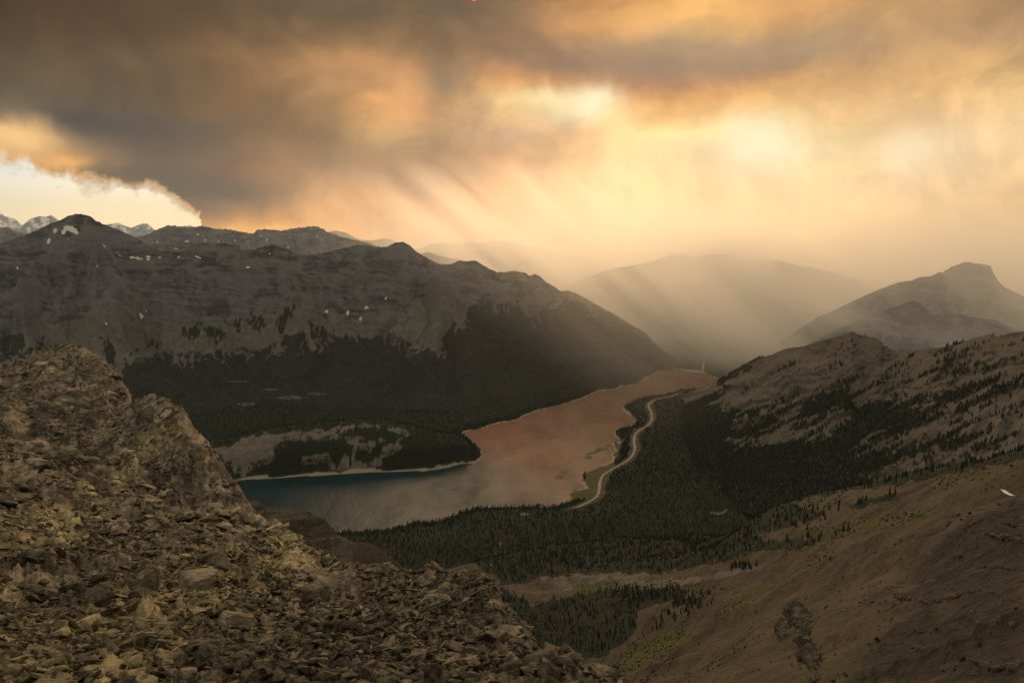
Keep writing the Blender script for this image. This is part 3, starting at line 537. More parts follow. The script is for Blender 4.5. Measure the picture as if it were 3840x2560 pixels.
# cliffs of the next spur below the ridge
CL = [(700, 1830), (880, 1868), (940, 1877), (973, 1877), (995, 1897), (1023, 1898), (1051, 1902), (1100, 1907), (1128, 1922), (1150, 1916), (1189, 1933), (1216, 1946), (1250, 1980), (1272, 2007), (1300, 2022), (1321, 2030), (1387, 2033), (1415, 2052), (1443, 2066), (1465, 2085), (1490, 2108), (1540, 2150), (1640, 2240)]
mountain('cliff', [(x, y, 900 + .1 * (x - 900)) for x, y in CL], [(700, 760, 560), (1200, 790, 590), (1330, 800, 600), (1640, 840, 520)], 260, 90, M_CLIFF, ((0, 0), (.5, .22), (.84, .42), (.95, .86), (1, 1)), (42, 15), back=.5, rough=1.6, jag=2.2, label='eroded brown cliff spur below the ridge beside the lake', terr=8,
    masks=lambda c: {'talus': np.clip(sst(c['X'], 1270, 1380) * .9 + (c['v'] < .4) * .5, 0, 1), 'forest': np.clip((c['v'] < .3) * 1., 0, 1)})

# ------------------------------------------------------------------ valley floor and scree slope
LAKE = [(560, 1812), (914, 1797), (1208, 1780), (1388, 1768), (1600, 1764), (1672, 1753), (1733, 1736), (1782, 1734), (1810, 1714), (1805, 1692), (1788, 1670), (1766, 1653), (1744, 1634), (1730, 1629), (1744, 1617), (1794, 1609), (1849, 1590), (1932, 1576), (1976, 1554), (2020, 1537), (2076, 1526), (2109, 1515), (2186, 1493), (2203, 1482), (2247, 1464), (2319, 1457), (2324, 1446), (2391, 1441), (2418, 1421), (2446, 1402), (2479, 1387), (2540, 1391), (2640, 1398), (2656, 1407), (2695, 1421), (2678, 1432), (2651, 1443), (2617, 1457), (2573, 1458), (2534, 1463), (2485, 1482), (2429, 1487), (2391, 1496), (2346, 1515), (2333, 1526), (2338, 1537), (2358, 1554), (2380, 1568), (2382, 1581), (2363, 1598), (2330, 1606), (2302, 1616), (2302, 1629), (2319, 1642), (2324, 1662), (2308, 1651), (2299, 1659), (2302, 1676), (2308, 1689), (2288, 1703), (2299, 1714), (2297, 1728), (2264, 1742), (2230, 1758), (2181, 1775), (2175, 1797), (2186, 1819), (2197, 1830), (2164, 1836), (2136, 1847), (2136, 1858), (2153, 1872), (2114, 1886), (2048, 1899), (2020, 1894), (1932, 1898), (1849, 1898), (1782, 1902), (1727, 1916), (1683, 1933), (1655, 1946), (1598, 1955), (1542, 1958), (1504, 1972), (1432, 1986), (1365, 1991), (1277, 1991), (900, 2000), (500, 2000)]
def onz(X, Y, z=0.):
    dx, dy, dz = pdir(X, Y); k = (z - EYE) / dz; return np.stack(np.broadcast_arrays(dx * k, dy * k), -1)
LW = onz(*np.array(LAKE, float).T)
# control points of the slope that falls from the right towards the valley
ctl = [(2352, 1568, 350), (2352, 1300, 600), (2352, 1050, 1000), (2480, 1300, 560), (2480, 1040, 980), (1700, 1568, 600), (2000, 1568, 450), (1830, 1150, 1500), (2080, 1098, 1230), (1600, 1300, 1500), (1400, 1370, 1600), (1450, 1500, 1250), (1500, 1568, 1000), (1900, 1350, 900), (2100, 1200, 1000), (1750, 1400, 1020), (2150, 1400, 600), (1250, 1330, 1950), (1200, 1420, 1650)]
CW = [at(a * 1.63265, b * 1.63265, r) for a, b, r in ctl]
CW += [np.array(p) for p in [(-400, 1700, 160), (-300, 2600, 20), (300, 2800, 30), (900, 2500, 90), (1500, 1900, 330), (1100, 1300, 560), (820, 1150, 700), (1300, 800, 760), (700, 1900, 330), (-500, 900, 480), (0, 700, 560), (100, 300, 800)]]
CW = np.array(CW)
def tps(d2): return d2 * np.log(d2 + 1e-9)
sc_ = 1000.
A_ = CW[:, :2] / sc_; n_ = len(A_); Kt = tps(((A_[:, None] - A_[None]) ** 2).sum(-1)) + np.eye(n_) * .004
Pm = np.hstack([np.ones((n_, 1)), A_]); sol = np.linalg.solve(np.block([[Kt, Pm], [Pm.T, np.zeros((3, 3))]]), np.concatenate([CW[:, 2], np.zeros(3)]))
def slope_z(x, y):
    q = np.stack([x, y], -1) / sc_; z = sol[n_] + sol[n_ + 1] * q[..., 0] + sol[n_ + 2] * q[..., 1]
    for k in range(n_): z = z + sol[k] * tps(((q - A_[k]) ** 2).sum(-1))
    return z
HC = [(300, 1700, 3900), (600, 1690, 3900), (784, 1665, 3900), (980, 1616, 3900), (1143, 1592, 3900), (1306, 1576, 3900), (1404, 1571, 3900), (1518, 1592, 3880), (1633, 1624, 3840), (1731, 1650, 3800), (1785, 1690, 3780), (1815, 1730, 3750)]
HP = at(*np.array(HC, float).T); HT = np.arctan2(HP[:, 0], HP[:, 1])
def valley(x, y):
    d = -sdf(x, y, LW)
    r = np.hypot(x, y); t = np.arctan2(x, y)
    n = fbm(x / 420, y / 420, 5, 101)
    zo = .8 + 22 * sst(d, 0, 300) + np.minimum(d, 3000) * .022 + 14 * n * sst(d, 20, 400) + 60 * sst(d, 600, 2200) + 2.5 * fbm(x / 60, y / 60, 3, 103) * sst(d, 30, 120)
    hz = np.interp(t, HT, HP[:, 2]); hr = np.interp(t, HT, HC and np.array(HC)[:, 2])
    prof = np.where(r < hr, sst(r, hr - 500, hr) ** .8, 1 - sst(r, hr, hr + 420) * .85) * (t < HT[-1]) * sst(d, 0, 90)
    zo = np.maximum(zo, hz * prof + 6 * fbm(x / 80, y / 80, 4, 105) * (prof > .1))
    zi = -.02 * np.minimum(-d, 600) - .6
    z = np.where(d > 0, np.maximum(zo, .5 + .03 * d), zi)
    return z, d
def terr_z(x, y):
    zv, d = valley(x, y); zs = slope_z(x, y); r = np.hypot(x, y)
    m = sst(d, 150, 700) * (1 - sst(y, 2300, 2900))                    # the slope runs out before it reaches the water
    zs = zs * m - 80 * (1 - m)
    gul = rdg((x + .35 * y) / 160 + .5 * fbm(x / 300, y / 300, 2, 111), (y - .35 * x) / 900, 3, 113)
    zs = zs + (6 * fbm(x / 140, y / 140, 7, 107, .6) + 9 * (gul - .6)) * sst(r, 280, 600)
    h = 9.; k = np.clip(.5 + .5 * (zs - zv) / h, 0, 1); z = zv * (1 - k) + zs * k + h * k * (1 - k) * (d > 0)
    return z, d, zs > zv
nu, nv = 680, 470
T = T_G = np.linspace(R(-42), R(44), nu); Rr = np.exp(np.linspace(math.log(300), math.log(13500), nv))
gx = np.sin(T)[:, None] * Rr; gy = np.cos(T)[:, None] * Rr
gz, gd, gs = terr_z(gx, gy)
GP = np.stack([gx, gy, gz], -1); GX, GY = proj(GP)
wX = GX + 16 * fbm(GX / 60, GY / 40, 4, 121); wY = GY + 9 * fbm(GX / 50, GY / 25, 4, 123)
FS = K([(900, 1000), (900, 1290), (1090, 1292), (1130, 1318), (1160, 1345), (1225, 1330), (1320, 1318), (1420, 1312), (1500, 1318), (1600, 1300), (1700, 1275), (1760, 1262), (1830, 1262), (1880, 1240), (1760, 1240), (1740, 1225), (1850, 1200), (1900, 1175), (1840, 1165), (1830, 1150), (2060, 1110), (2352, 1055), (2352, 900)])
FB = [K(p) for p in ([(1140, 1340), (1225, 1390), (1290, 1370), (1420, 1350), (1600, 1352), (1560, 1372), (1470, 1400), (1450, 1460), (1380, 1510), (1300, 1500), (1200, 1480), (1150, 1400)], [(1680, 1300), (1732, 1302), (1725, 1312), (1670, 1316)], [(1555, 1375), (1610, 1372), (1600, 1385), (1550, 1392)], [(1940, 1160), (2060, 1130), (2050, 1142), (1980, 1165)])]
PALEV = [K(p) for p in ([(1225, 1325), (1420, 1315), (1500, 1318), (1430, 1350), (1300, 1355)], [(1440, 1340), (1600, 1325), (1740, 1295), (1760, 1300), (1640, 1330), (1480, 1350)], [(1630, 1180), (1665, 1168), (1672, 1172), (1640, 1186)], [(1195, 1178), (1220, 1176), (1218, 1182), (1196, 1184)])]
fo = np.where(gs, np.clip(.5 + sdf(wX, wY, FS) / 34 + .35 * fbm(GX / 22, GY / 12, 4, 198, .6), 0, 1), 1.)
for p in FB: fo = np.maximum(fo, np.clip(.5 + sdf(wX, wY, p) / 14, 0, 1))
pl = np.zeros_like(fo)
for p in PALEV:
    s = np.clip(.5 + sdf(wX, wY, p) / 12, 0, 1); pl = np.maximum(pl, s); fo = np.minimum(fo, 1 - s)
HB = K([(490, 1030), (600, 998), (720, 985), (820, 972), (890, 972), (950, 990), (930, 1005), (900, 1015), (930, 1030), (850, 1045), (880, 1068), (760, 1080), (700, 1060), (600, 1090), (540, 1095), (500, 1050)])
HTREE = [K(p) for p in ([(625, 1035), (660, 1012), (700, 1015), (760, 1012), (820, 1030), (850, 1038), (800, 1045), (720, 1045), (640, 1045)], [(560, 1090), (590, 1075), (650, 1055), (700, 1065), (735, 1085), (640, 1092)], [(760, 990), (850, 985), (930, 1002), (860, 1010)])]
head = np.clip(.5 + sdf(wX, wY, HB) / 14, 0, 1) * (gd < 900) * (np.hypot(gx, gy) < 4000)
for p in HTREE: head = np.minimum(head, np.clip(.5 - sdf(wX, wY, p) / 24, 0, 1))
head = np.where(head > 0, np.clip(head + .5 * fbm((GX + 2.2 * GY) / 40, (GY + .22 * GX) / 9, 4, 197, .6), 0, 1), 0)
hs = np.clip(rdg((wY + .16 * wX) / 13, wX / 200, 2, 127) - .55, 0, 1) * .9
head = np.clip(head - hs * sst(GX, 950, 1300), 0, 1)
pl = np.maximum(pl, head); fo = np.minimum(fo, 1 - head)
sh = np.clip(1.2 - gd / np.clip(12 + 26 * fbm(gx / 240, gy / 240, 4, 131), 2.5, 60), 0, 1) * (gd > -30)
pl = np.maximum(pl, .75 * np.exp(-((wY - (1930 + .0 * wX)) / 6) ** 2) * (np.abs(GX - 2100) < 40))
# stream bed through the near forest
sb = np.interp(GY, K([(0, 1200), (0, 1330)])[0][1:] + K([(0, 1330)])[0][1:], [1905, 1830]) + 14 * fbm(GY / 26, GY * 0, 3, 133)
stm = np.clip(1.3 - np.abs(GX - sb) / 4.5, 0, 1) * (GY > 1985) * (GY < 2160) * (fbm(GX / 14, GY / 11, 2, 134) > .05) * .8
pl = np.maximum(pl, stm); fo = np.minimum(fo, 1 - stm)
meadow = np.clip(.5 + sdf(wX, wY, K([(1300, 1115), (1335, 1120), (1330, 1140), (1350, 1065), (1440, 1000), (1425, 1030), (1400, 1090), (1350, 1150), (1310, 1150)])) / 14, 0, 1) * (gd < 140)
GRS = [K(p) for p in ([(1850, 1225), (1960, 1200), (2150, 1165), (2230, 1160), (2130, 1190), (1960, 1225), (1860, 1240)], [(1640, 1410), (1690, 1370), (1770, 1335), (1770, 1352), (1700, 1400), (1650, 1420)], [(2120, 1112), (2300, 1072), (2340, 1066), (2270, 1090), (2150, 1125)], [(1840, 1290), (1920, 1272), (1910, 1288), (1850, 1300)], [(1400, 1340), (1560, 1350), (1660, 1345), (1560, 1375), (1450, 1370)], [(1450, 1490), (1530, 1450), (1600, 1430), (1580, 1470), (1480, 1530), (1420, 1540)], [(1840, 1160), (1950, 1140), (1900, 1170), (1850, 1190)], [(1310, 1345), (1400, 1330), (1450, 1350), (1340, 1372)])]
ga = meadow.copy()
for p in GRS: ga = np.maximum(ga, np.clip(.5 + sdf(wX, wY, p) / 30, 0, 1) * .95)
fo = np.minimum(fo, 1 - meadow)
DKP = [K(p) for p in ([(2352, 1130), (2352, 1568), (1960, 1568), (2060, 1420), (2100, 1360), (2080, 1300), (2150, 1260), (2240, 1190)],)]  # dark rock zone, with the shade of the gully painted into its colour
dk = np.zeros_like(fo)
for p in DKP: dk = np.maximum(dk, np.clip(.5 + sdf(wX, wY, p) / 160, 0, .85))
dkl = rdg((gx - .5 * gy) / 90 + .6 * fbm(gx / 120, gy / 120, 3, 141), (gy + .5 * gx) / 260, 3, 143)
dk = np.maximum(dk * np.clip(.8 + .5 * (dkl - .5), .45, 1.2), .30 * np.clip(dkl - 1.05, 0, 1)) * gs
# strata ledges on the near right
sg = np.clip(.5 + sdf(GX, GY, DKP[0]) / 260, 0, 1) * gs
q = (gz + .25 * gx + 4 * fbm(gx / 45, gy / 45, 4, 147)) / 13.; s_ = q - np.floor(q)
GP[..., 2] += sg * 6.5 * (sst(s_, .55, .78) - s_) * np.clip(.6 + fbm(gx / 70, gy / 70, 3, 149), 0, 1)
RD = [(2150, 1902), (2170, 1894), (2219, 1872), (2244, 1852), (2247, 1825), (2250, 1797), (2264, 1775), (2291, 1756), (2313, 1745), (2335, 1734), (2369, 1709), (2382, 1681), (2377, 1648), (2380, 1629), (2396, 1612), (2429, 1593), (2446, 1570), (2443, 1548), (2432, 1529), (2435, 1512), (2454, 1501), (2490, 1490), (2525, 1480), (2545, 1473)]
rw = onz(*np.array(RD, float).T, 14.); rdist = np.full(gx.shape, 1e9)
for i in range(len(rw) - 1):
    e = rw[i + 1] - rw[i]; tt = np.clip(((gx - rw[i, 0]) * e[0] + (gy - rw[i, 1]) * e[1]) / (e @ e), 0, 1); rdist = np.minimum(rdist, np.hypot(gx - rw[i, 0] - tt * e[0], gy - rw[i, 1] - tt * e[1]))
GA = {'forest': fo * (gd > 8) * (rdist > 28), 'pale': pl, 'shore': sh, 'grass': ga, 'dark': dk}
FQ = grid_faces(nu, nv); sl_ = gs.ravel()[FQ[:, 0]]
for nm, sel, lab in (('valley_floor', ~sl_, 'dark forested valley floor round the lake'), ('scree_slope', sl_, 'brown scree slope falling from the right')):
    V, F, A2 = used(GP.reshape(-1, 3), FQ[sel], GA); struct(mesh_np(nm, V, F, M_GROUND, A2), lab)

# ------------------------------------------------------------------ lake, islets, road, dam
lx, ly = np.meshgrid(np.linspace(-3200, 2400, 12), np.linspace(2300, 6900, 12), indexing='ij')
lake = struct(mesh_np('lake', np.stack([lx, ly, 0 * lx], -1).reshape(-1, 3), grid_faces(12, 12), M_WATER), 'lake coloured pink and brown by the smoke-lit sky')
M_ISLE = m_simple('islet_silt', (.06, .055, .04), (.13, .115, .085), .02, 1)
def islet(X, Y, rx, ry, h, ang):
    c = onz(X, Y); nu_, nv_ = 28, 7; V = []; F = []
    for j in range(nv_):
        for i in range(nu_):
            a = 2 * math.pi * i / nu_; k = j / (nv_ - 1); w = 1 + .35 * float(pn(2 + math.cos(a) * 1.6 + X, math.sin(a) * 1.6 + Y))
            u, v_ = rx * k * w * math.cos(a), ry * k * w * math.sin(a)
            V.append((c[0] + u * math.cos(ang) - v_ * math.sin(ang), c[1] + u * math.sin(ang) + v_ * math.cos(ang), h * (1 - k ** 1.5) - 1.2 * k))
    for j in range(nv_ - 1):
        for i in range(nu_): F.append((j * nu_ + i, j * nu_ + (i + 1) % nu_, (j + 1) * nu_ + (i + 1) % nu_, (j + 1) * nu_ + i))
    return struct(mesh_np('islet', np.array(V), np.array(F), M_ISLE))
for a in ((2205, 1712, 30, 45, 3, -.3), (2224, 1697, 26, 60, 3, -.8), (2248, 1684, 28, 40, 4, -.5), (2273, 1682, 14, 30, 4, .2), (2280, 1669, 16, 30, 4, -.4), (2098, 1789, 34, 55, 1.6, -.3), (2108, 1772, 16, 40, 1.5, .3), (2063, 1812, 18, 18, .9, 0), (2342, 1466, 70, 40, 3, .2), (2378, 1466, 22, 30, 2, 0), (2449, 1457, 25, 35, 2, 0), (2486, 1458, 24, 36, 6, 0), (2400, 1448, 50, 18, 2, .3),
          (1490, 1928, 14, 14, .7, 0), (1541, 1941, 10, 10, .7, 0), (1648, 1921, 12, 12, .7, 0)): islet(*a)

def ribbon(name, pts, width, lift, m, z=None, tilt=0):
    q = np.array(pts, float); dd = np.concatenate([[0], np.cumsum(np.hypot(*np.diff(q[:, :2], axis=0).T))]); n = max(8, int(dd[-1] / 12)); t = np.linspace(0, dd[-1], n)
    cx = np.interp(t, dd, q[:, 0]); cyy = np.interp(t, dd, q[:, 1])
    k = 7; ker = np.ones(k) / k; cxs = np.convolve(np.pad(cx, k // 2, 'edge'), ker, 'valid'); cys = np.convolve(np.pad(cyy, k // 2, 'edge'), ker, 'valid')
    tx, ty = np.gradient(cxs), np.gradient(cys); L = np.hypot(tx, ty) + 1e-9; nx, ny = -ty / L, tx / L
    cols = []
    for s in (-1, -.33, .33, 1):
        x, y = cxs + nx * s * width / 2, cys + ny * s * width / 2
        cols.append(np.stack([x, y, (terr_z(x, y)[0] if z is None else np.full(n, z)) + lift - (abs(s) == 1) * .3], -1))
    P = np.stack(cols, 1); return mesh_np(name, P.reshape(-1, 3), grid_faces(n, 4), m)
road = struct(ribbon('road', onz(*np.array(RD, float).T, 14.), 14, 2.2, M_ROAD), 'pale gravel road winding along the lake shore')
struct(ribbon('track', onz(*np.array([(2396, 1612), (2374, 1606), (2352, 1604)], float).T, 8.), 10, 2, M_ROAD))
struct(ribbon('track', onz(*np.array([(2419, 1580), (2413, 1566), (2398, 1556)], float).T, 8.), 14, 2, M_ROAD))
# earth dam closing the far end of the lake
dam = bpy.data.objects.new('dam', None); COL.objects.link(dam); d0, d1 = onz(2449, 1376, 9), onz(2645, 1391, 9); dam.location = (*((d0 + d1) / 2), 0)
thing(dam, 'low straight earth dam across the far end of the lake', 'dam')
def dam_part(name, prof, m):
    u = (d1 - d0) / np.linalg.norm(d1 - d0); nn = np.array([-u[1], u[0]]); n = 24; V = []
    for i in range(n):
        c = d0 + (d1 - d0) * i / (n - 1) - (d0 + d1) / 2
        for o_, z in prof: V.append((*(c + nn * o_), z + .25 * math.sin(i * 1.7)))
    k = len(prof); F = [(i * k + j, (i + 1) * k + j, (i + 1) * k + (j + 1) % k, i * k + (j + 1) % k) for i in range(n - 1) for j in range(k)]
    return mesh_np(name, np.array(V), np.array(F), m, smooth=False, parent=dam)
dam_part('embankment', [(-46, -2), (-6, 11), (6, 11), (60, -2)], M_DAM)
dam_part('crest_road', [(-5, 11.2), (-4.5, 12), (4.5, 12), (5, 11.2)], M_ROAD)
cn = ribbon('spillway', onz(*np.array([(2634, 1387), (2638, 1374), (2642, 1360)], float).T, 12.), 17, 4, M_DAM); thing(cn, 'pale spillway channel running back from the dam', 'spillway')

# ------------------------------------------------------------------ trees
def conifer_arrays(n, rs, lod=5):
    # two stacked cones, lod-sided: unit height
    a = np.linspace(0, 2 * np.pi, lod, endpoint=False)
    ring = lambda r, z: np.stack([np.cos(a) * r, np.sin(a) * r, np.full(lod, z)], -1)
    V = np.concatenate([ring(.17, .06), [[0, 0, .62]], ring(.115, .42), [[0, 0, 1.]]])
    F = []
    for i in range(lod):
        j = (i + 1) % lod; F += [(i, j, lod), (lod + 1 + i, lod + 1 + j, 2 * lod + 1)]
    return V, np.array(F)
def scatter(P, mask, n, rs, lo=.5, keep=None):
    a, b = P.shape[:2]
    e1 = P[1:, :-1] - P[:-1, :-1]; e2 = P[:-1, 1:] - P[:-1, :-1]; ar = np.linalg.norm(np.cross(e1, e2), axis=-1)
    mm = mask[:-1, :-1]; w = ar * np.clip((mm - lo) / .1, 0, 1)
    rr = np.hypot(P[:-1, :-1, 0], P[:-1, :-1, 1]); X, Y = proj(P[:-1, :-1]); w = w * (X > -60) * (X < 3900) * (Y < 2620)
    if keep is not None: w = w * keep(rr, X, Y)
    c = np.cumsum(w.ravel()); k = np.searchsorted(c, rs.rand(n) * c[-1]); i, j = np.unravel_index(np.minimum(k, w.size - 1), w.shape)
    u, v = rs.rand(n)[:, None], rs.rand(n)[:, None]
    return (P[i, j] * (1 - u) + P[i + 1, j] * u) * (1 - v) + (P[i, j + 1] * (1 - u) + P[i + 1, j + 1] * u) * v
SILX = np.array([0, 150, 305, 440, 575, 700, 800, 1000, 1115, 1190, 1225, 1440, 1470]) * 1.63265
SILY = np.array([835, 788, 912, 970, 1155, 1245, 1290, 1305, 1325, 1410, 1470, 1550, 1700]) * 1.63265
def above(X, Y): return (Y < np.interp(X, SILX, SILY) + 60) | (X > 2400)
rs = np.random.RandomState(5)
pts = [scatter(GP, GA['forest'], 105000, rs, .55, lambda r, X, Y: above(X, Y) * (r < 6600) * (r > 900)),
       scatter(RP, RA['forest'], 30000, rs, .45, lambda r, X, Y: (r < 5200) * 1.),
       scatter(MP, MA['forest'], 6000, rs, .5, lambda r, X, Y: (r < 6000) * above(X, Y) * (Y > 1250)),
       scatter(RP, RA['forest'], 3500, rs, .22, lambda r, X, Y: (r < 4600) * 1.),
       scatter(GP, GA['forest'], 1500, rs, .12, lambda r, X, Y: above(X, Y) * (r < 4200) * (r > 900) )]
# tree line along the shore, so that the shore edge is toothed
near_shore = ((gd > 14) & (gd < 70) & (rdist > 28)).astype(float); pts.append(scatter(GP, near_shore * (GA['forest'] > .6), 5000, rs, .5, lambda r, X, Y: above(X, Y) * (r < 5500)))
TP = np.concatenate(pts); n = len(TP)
V0, F0 = conifer_arrays(1, rs)
hgt = rs.uniform(6, 15, n) * (.8 + .5 * rs.rand(n)) * (1 + .15 * (np.hypot(TP[:, 0], TP[:, 1]) > 3200)) * np.where(np.hypot(TP[:, 0], TP[:, 1]) < 2000, .8, 1); wd = rs.uniform(.85, 1.35, n) * hgt; rot = rs.rand(n) * 6.28
cz, sz = np.cos(rot), np.sin(rot)
V = np.empty((n, len(V0), 3), np.float32)
V[..., 0] = TP[:, None, 0] + (V0[None, :, 0] * cz[:, None] - V0[None, :, 1] * sz[:, None]) * wd[:, None]
V[..., 1] = TP[:, None, 1] + (V0[None, :, 0] * sz[:, None] + V0[None, :, 1] * cz[:, None]) * wd[:, None]
V[..., 2] = TP[:, None, 2] + V0[None, :, 2] * hgt[:, None] - 1.
F = (F0[None] + (np.arange(n) * len(V0))[:, None, None]).reshape(-1, 3)
tint = np.repeat(np.clip(rs.rand(n) * .6 + .4 * fbm(TP[:, 0] / 90, TP[:, 1] / 90, 3, 151) + .15, 0, .99), len(V0))
fr = mesh_np('forest', V.reshape(-1, 3), F, M_TREE, {'tint': tint}, smooth=False); fr['kind'] = 'stuff'; fr['label'] = 'dense dark conifer forest covering the valley and lower slopes'

# single conifers on the open slope
def tree_mesh(name, rs, lod=7, tiers=5):
    bm = bmesh.new()
    for k in range(tiers):
        z0 = .08 + .86 * k / tiers; r0 = .17 * (1 - k / tiers) ** .9 + .015; z1 = min(1., z0 + .34)
        vs = [bm.verts.new((math.cos(6.283 * i / lod + k) * r0 * rs.uniform(.7, 1.2), math.sin(6.283 * i / lod + k) * r0 * rs.uniform(.7, 1.2), z0 + rs.uniform(-.03, .02))) for i in range(lod)]
        tp = bm.verts.new((rs.uniform(-.01, .01), rs.uniform(-.01, .01), z1))
        for i in range(lod): bm.faces.new((vs[i], vs[(i + 1) % lod], tp))
    b = [bm.verts.new((.02 * math.cos(6.283 * i / 5), .02 * math.sin(6.283 * i / 5), -.06)) for i in range(5)]; t_ = bm.verts.new((0, 0, .4))
    for i in range(5): bm.faces.new((b[i], b[(i + 1) % 5], t_))
    me = bpy.data.meshes.new(name); bm.to_mesh(me); bm.free(); me.materials.append(M_TREE); return me
tms = [tree_mesh('conifer_tree', random) for _ in range(5)]
CLU = [(K([(1680, 1300), (1735, 1302), (1725, 1312), (1672, 1316)]), 26, 'small dark conifer in the tight clump on the brown slope', 'conifers in the clump on the slope'),
       (K([(1840, 1150), (1990, 1140), (2080, 1125), (1980, 1165), (1900, 1190), (1870, 1215), (1760, 1240), (1830, 1190)]), 90, 'small dark conifer scattered on the tan ground at the tree line', 'scattered conifers at the tree line'),
       (K([(1780, 1245), (1900, 1225), (2040, 1200), (2000, 1212), (1890, 1245), (1850, 1262)]), 60, 'small dark conifer on the grassy band of the slope', 'conifers along the grassy band'),
       (K([(1545, 1372), (1640, 1362), (1640, 1400), (1560, 1420), (1500, 1470), (1480, 1440)]), 60, 'small dark conifer near the lower edge of the brown slope', 'conifers at the foot of the slope'),
       (K([(1380, 1345), (1480, 1350), (1600, 1350), (1500, 1380), (1420, 1395)]), 60, 'small conifer growing in the yellow-green clearing', 'conifers in the green clearing')]
ti = 0
for poly, n, lab, grp in CLU:
    bx = np.array(poly); cand = []
    sel = (sdf(GX, GY, poly) > 0) & gs; ii = np.argwhere(sel[:-1, :-1])
    for _ in range(n):
        i, j = ii[rs.randint(len(ii))]; u, v = rs.rand(), rs.rand()
        p = (GP[i, j] * (1 - u) + GP[i + 1, j] * u) * (1 - v) + (GP[i, j + 1] * (1 - u) + GP[i + 1, j + 1] * u) * v
        o = bpy.data.objects.new('conifer_tree', tms[ti % 5]); ti += 1; COL.objects.link(o); o.location = p - np.array([0, 0, .3])
        h = rs.uniform(6, 13); o.scale = (h * rs.uniform(.9, 1.3),) * 2 + (h,); o.rotation_euler = (0, 0, rs.rand() * 6)
        thing(o, lab, 'tree', grp)

# ------------------------------------------------------------------ the rocky ridge under the viewpoint
SIL = [(-250, 850, 90), (0, 835, 86), (60, 825, 85), (75, 806, 80), (110, 800, 79), (150, 788, 78), (190, 795, 75), (230, 815, 72), (265, 855, 69), (290, 885, 66), (304, 911, 64), (307, 911, 52), (350, 905, 50), (385, 915, 48), (420, 935, 46), (440, 968, 44.5), (450, 985, 43.8), (480, 1020, 42), (510, 1060, 40), (540, 1100, 38), (560, 1130, 37), (575, 1155, 35), (600, 1182, 32), (640, 1205, 29), (680, 1228, 26), (715, 1260, 21), (740, 1272, 17), (800, 1290, 15), (880, 1296, 13.5), (940, 1311, 12.5), (1000, 1307, 11.5), (1060, 1310, 10.5), (1110, 1322, 9.6), (1140, 1347, 9), (1160, 1382, 8.6), (1190, 1412, 8), (1215, 1442, 7.5), (1228, 1474, 7), (1245, 1488, 6.6), (1290, 1494, 6.2), (1330, 1512, 5.8), (1360, 1527, 5.5), (1410, 1543, 5.1), (1437, 1552, 4.9), (1446, 1600, 4.4), (1470, 1750, 3.4), (1600, 2200, 2.2)]
INN = [(0, 950, 60), (0, 1100, 34), (0, 1250, 16), (0, 1400, 9.5), (150, 900, 66), (150, 1050, 42), (150, 1200, 24), (150, 1350, 12.5), (240, 930, 62), (250, 1000, 50), (300, 960, 56), (330, 985, 46), (350, 1000, 45), (420, 1050, 41), (480, 1130, 37), (400, 1180, 30), (500, 1220, 25), (560, 1250, 21.5), (300, 1250, 19), (450, 1330, 12.5), (600, 1300, 15), (650, 1360, 11.5), (300, 1450, 8.2), (600, 1450, 8), (800, 1380, 10.5), (900, 1450, 7.5), (1050, 1400, 8.5), (1000, 1500, 6), (1150, 1470, 6.8), (1300, 1540, 5.2), (0, 1568, 5.6), (300, 1568, 5), (600, 1568, 4.7), (900, 1568, 4.5), (1200, 1568, 4.3), (1380, 1568, 4.6), (0, 2300, 2.4), (700, 2300, 2.2), (1300, 2300, 2.1), (-250, 1000, 60), (-250, 1250, 17), (-250, 1568, 5.6), (-250, 2300, 2.4)]
Q = np.array(SIL[:-1] + INN, float); Qp = at(Q[:, 0] * 1.63265, Q[:, 1] * 1.63265, Q[:, 2])
qa = np.stack([np.arctan2(Qp[:, 0], Qp[:, 1]) * 3.2, np.log(Q[:, 2])], -1); qv = (EYE - Qp[:, 2]) / Q[:, 2]
nq = len(qa); Kq = tps(((qa[:, None] - qa[None]) ** 2).sum(-1)) + np.eye(nq) * 2e-3
Pq = np.hstack([np.ones((nq, 1)), qa]); sq = np.linalg.solve(np.block([[Kq, Pq], [Pq.T, np.zeros((3, 3))]]), np.concatenate([qv, np.zeros(3)]))
SA = np.array(SIL, float); sp_ = at(SA[:, 0] * 1.63265, SA[:, 1] * 1.63265, SA[:, 2]); sth = np.arctan2(sp_[:, 0], sp_[:, 1]); stan = (EYE - sp_[:, 2]) / SA[:, 2]
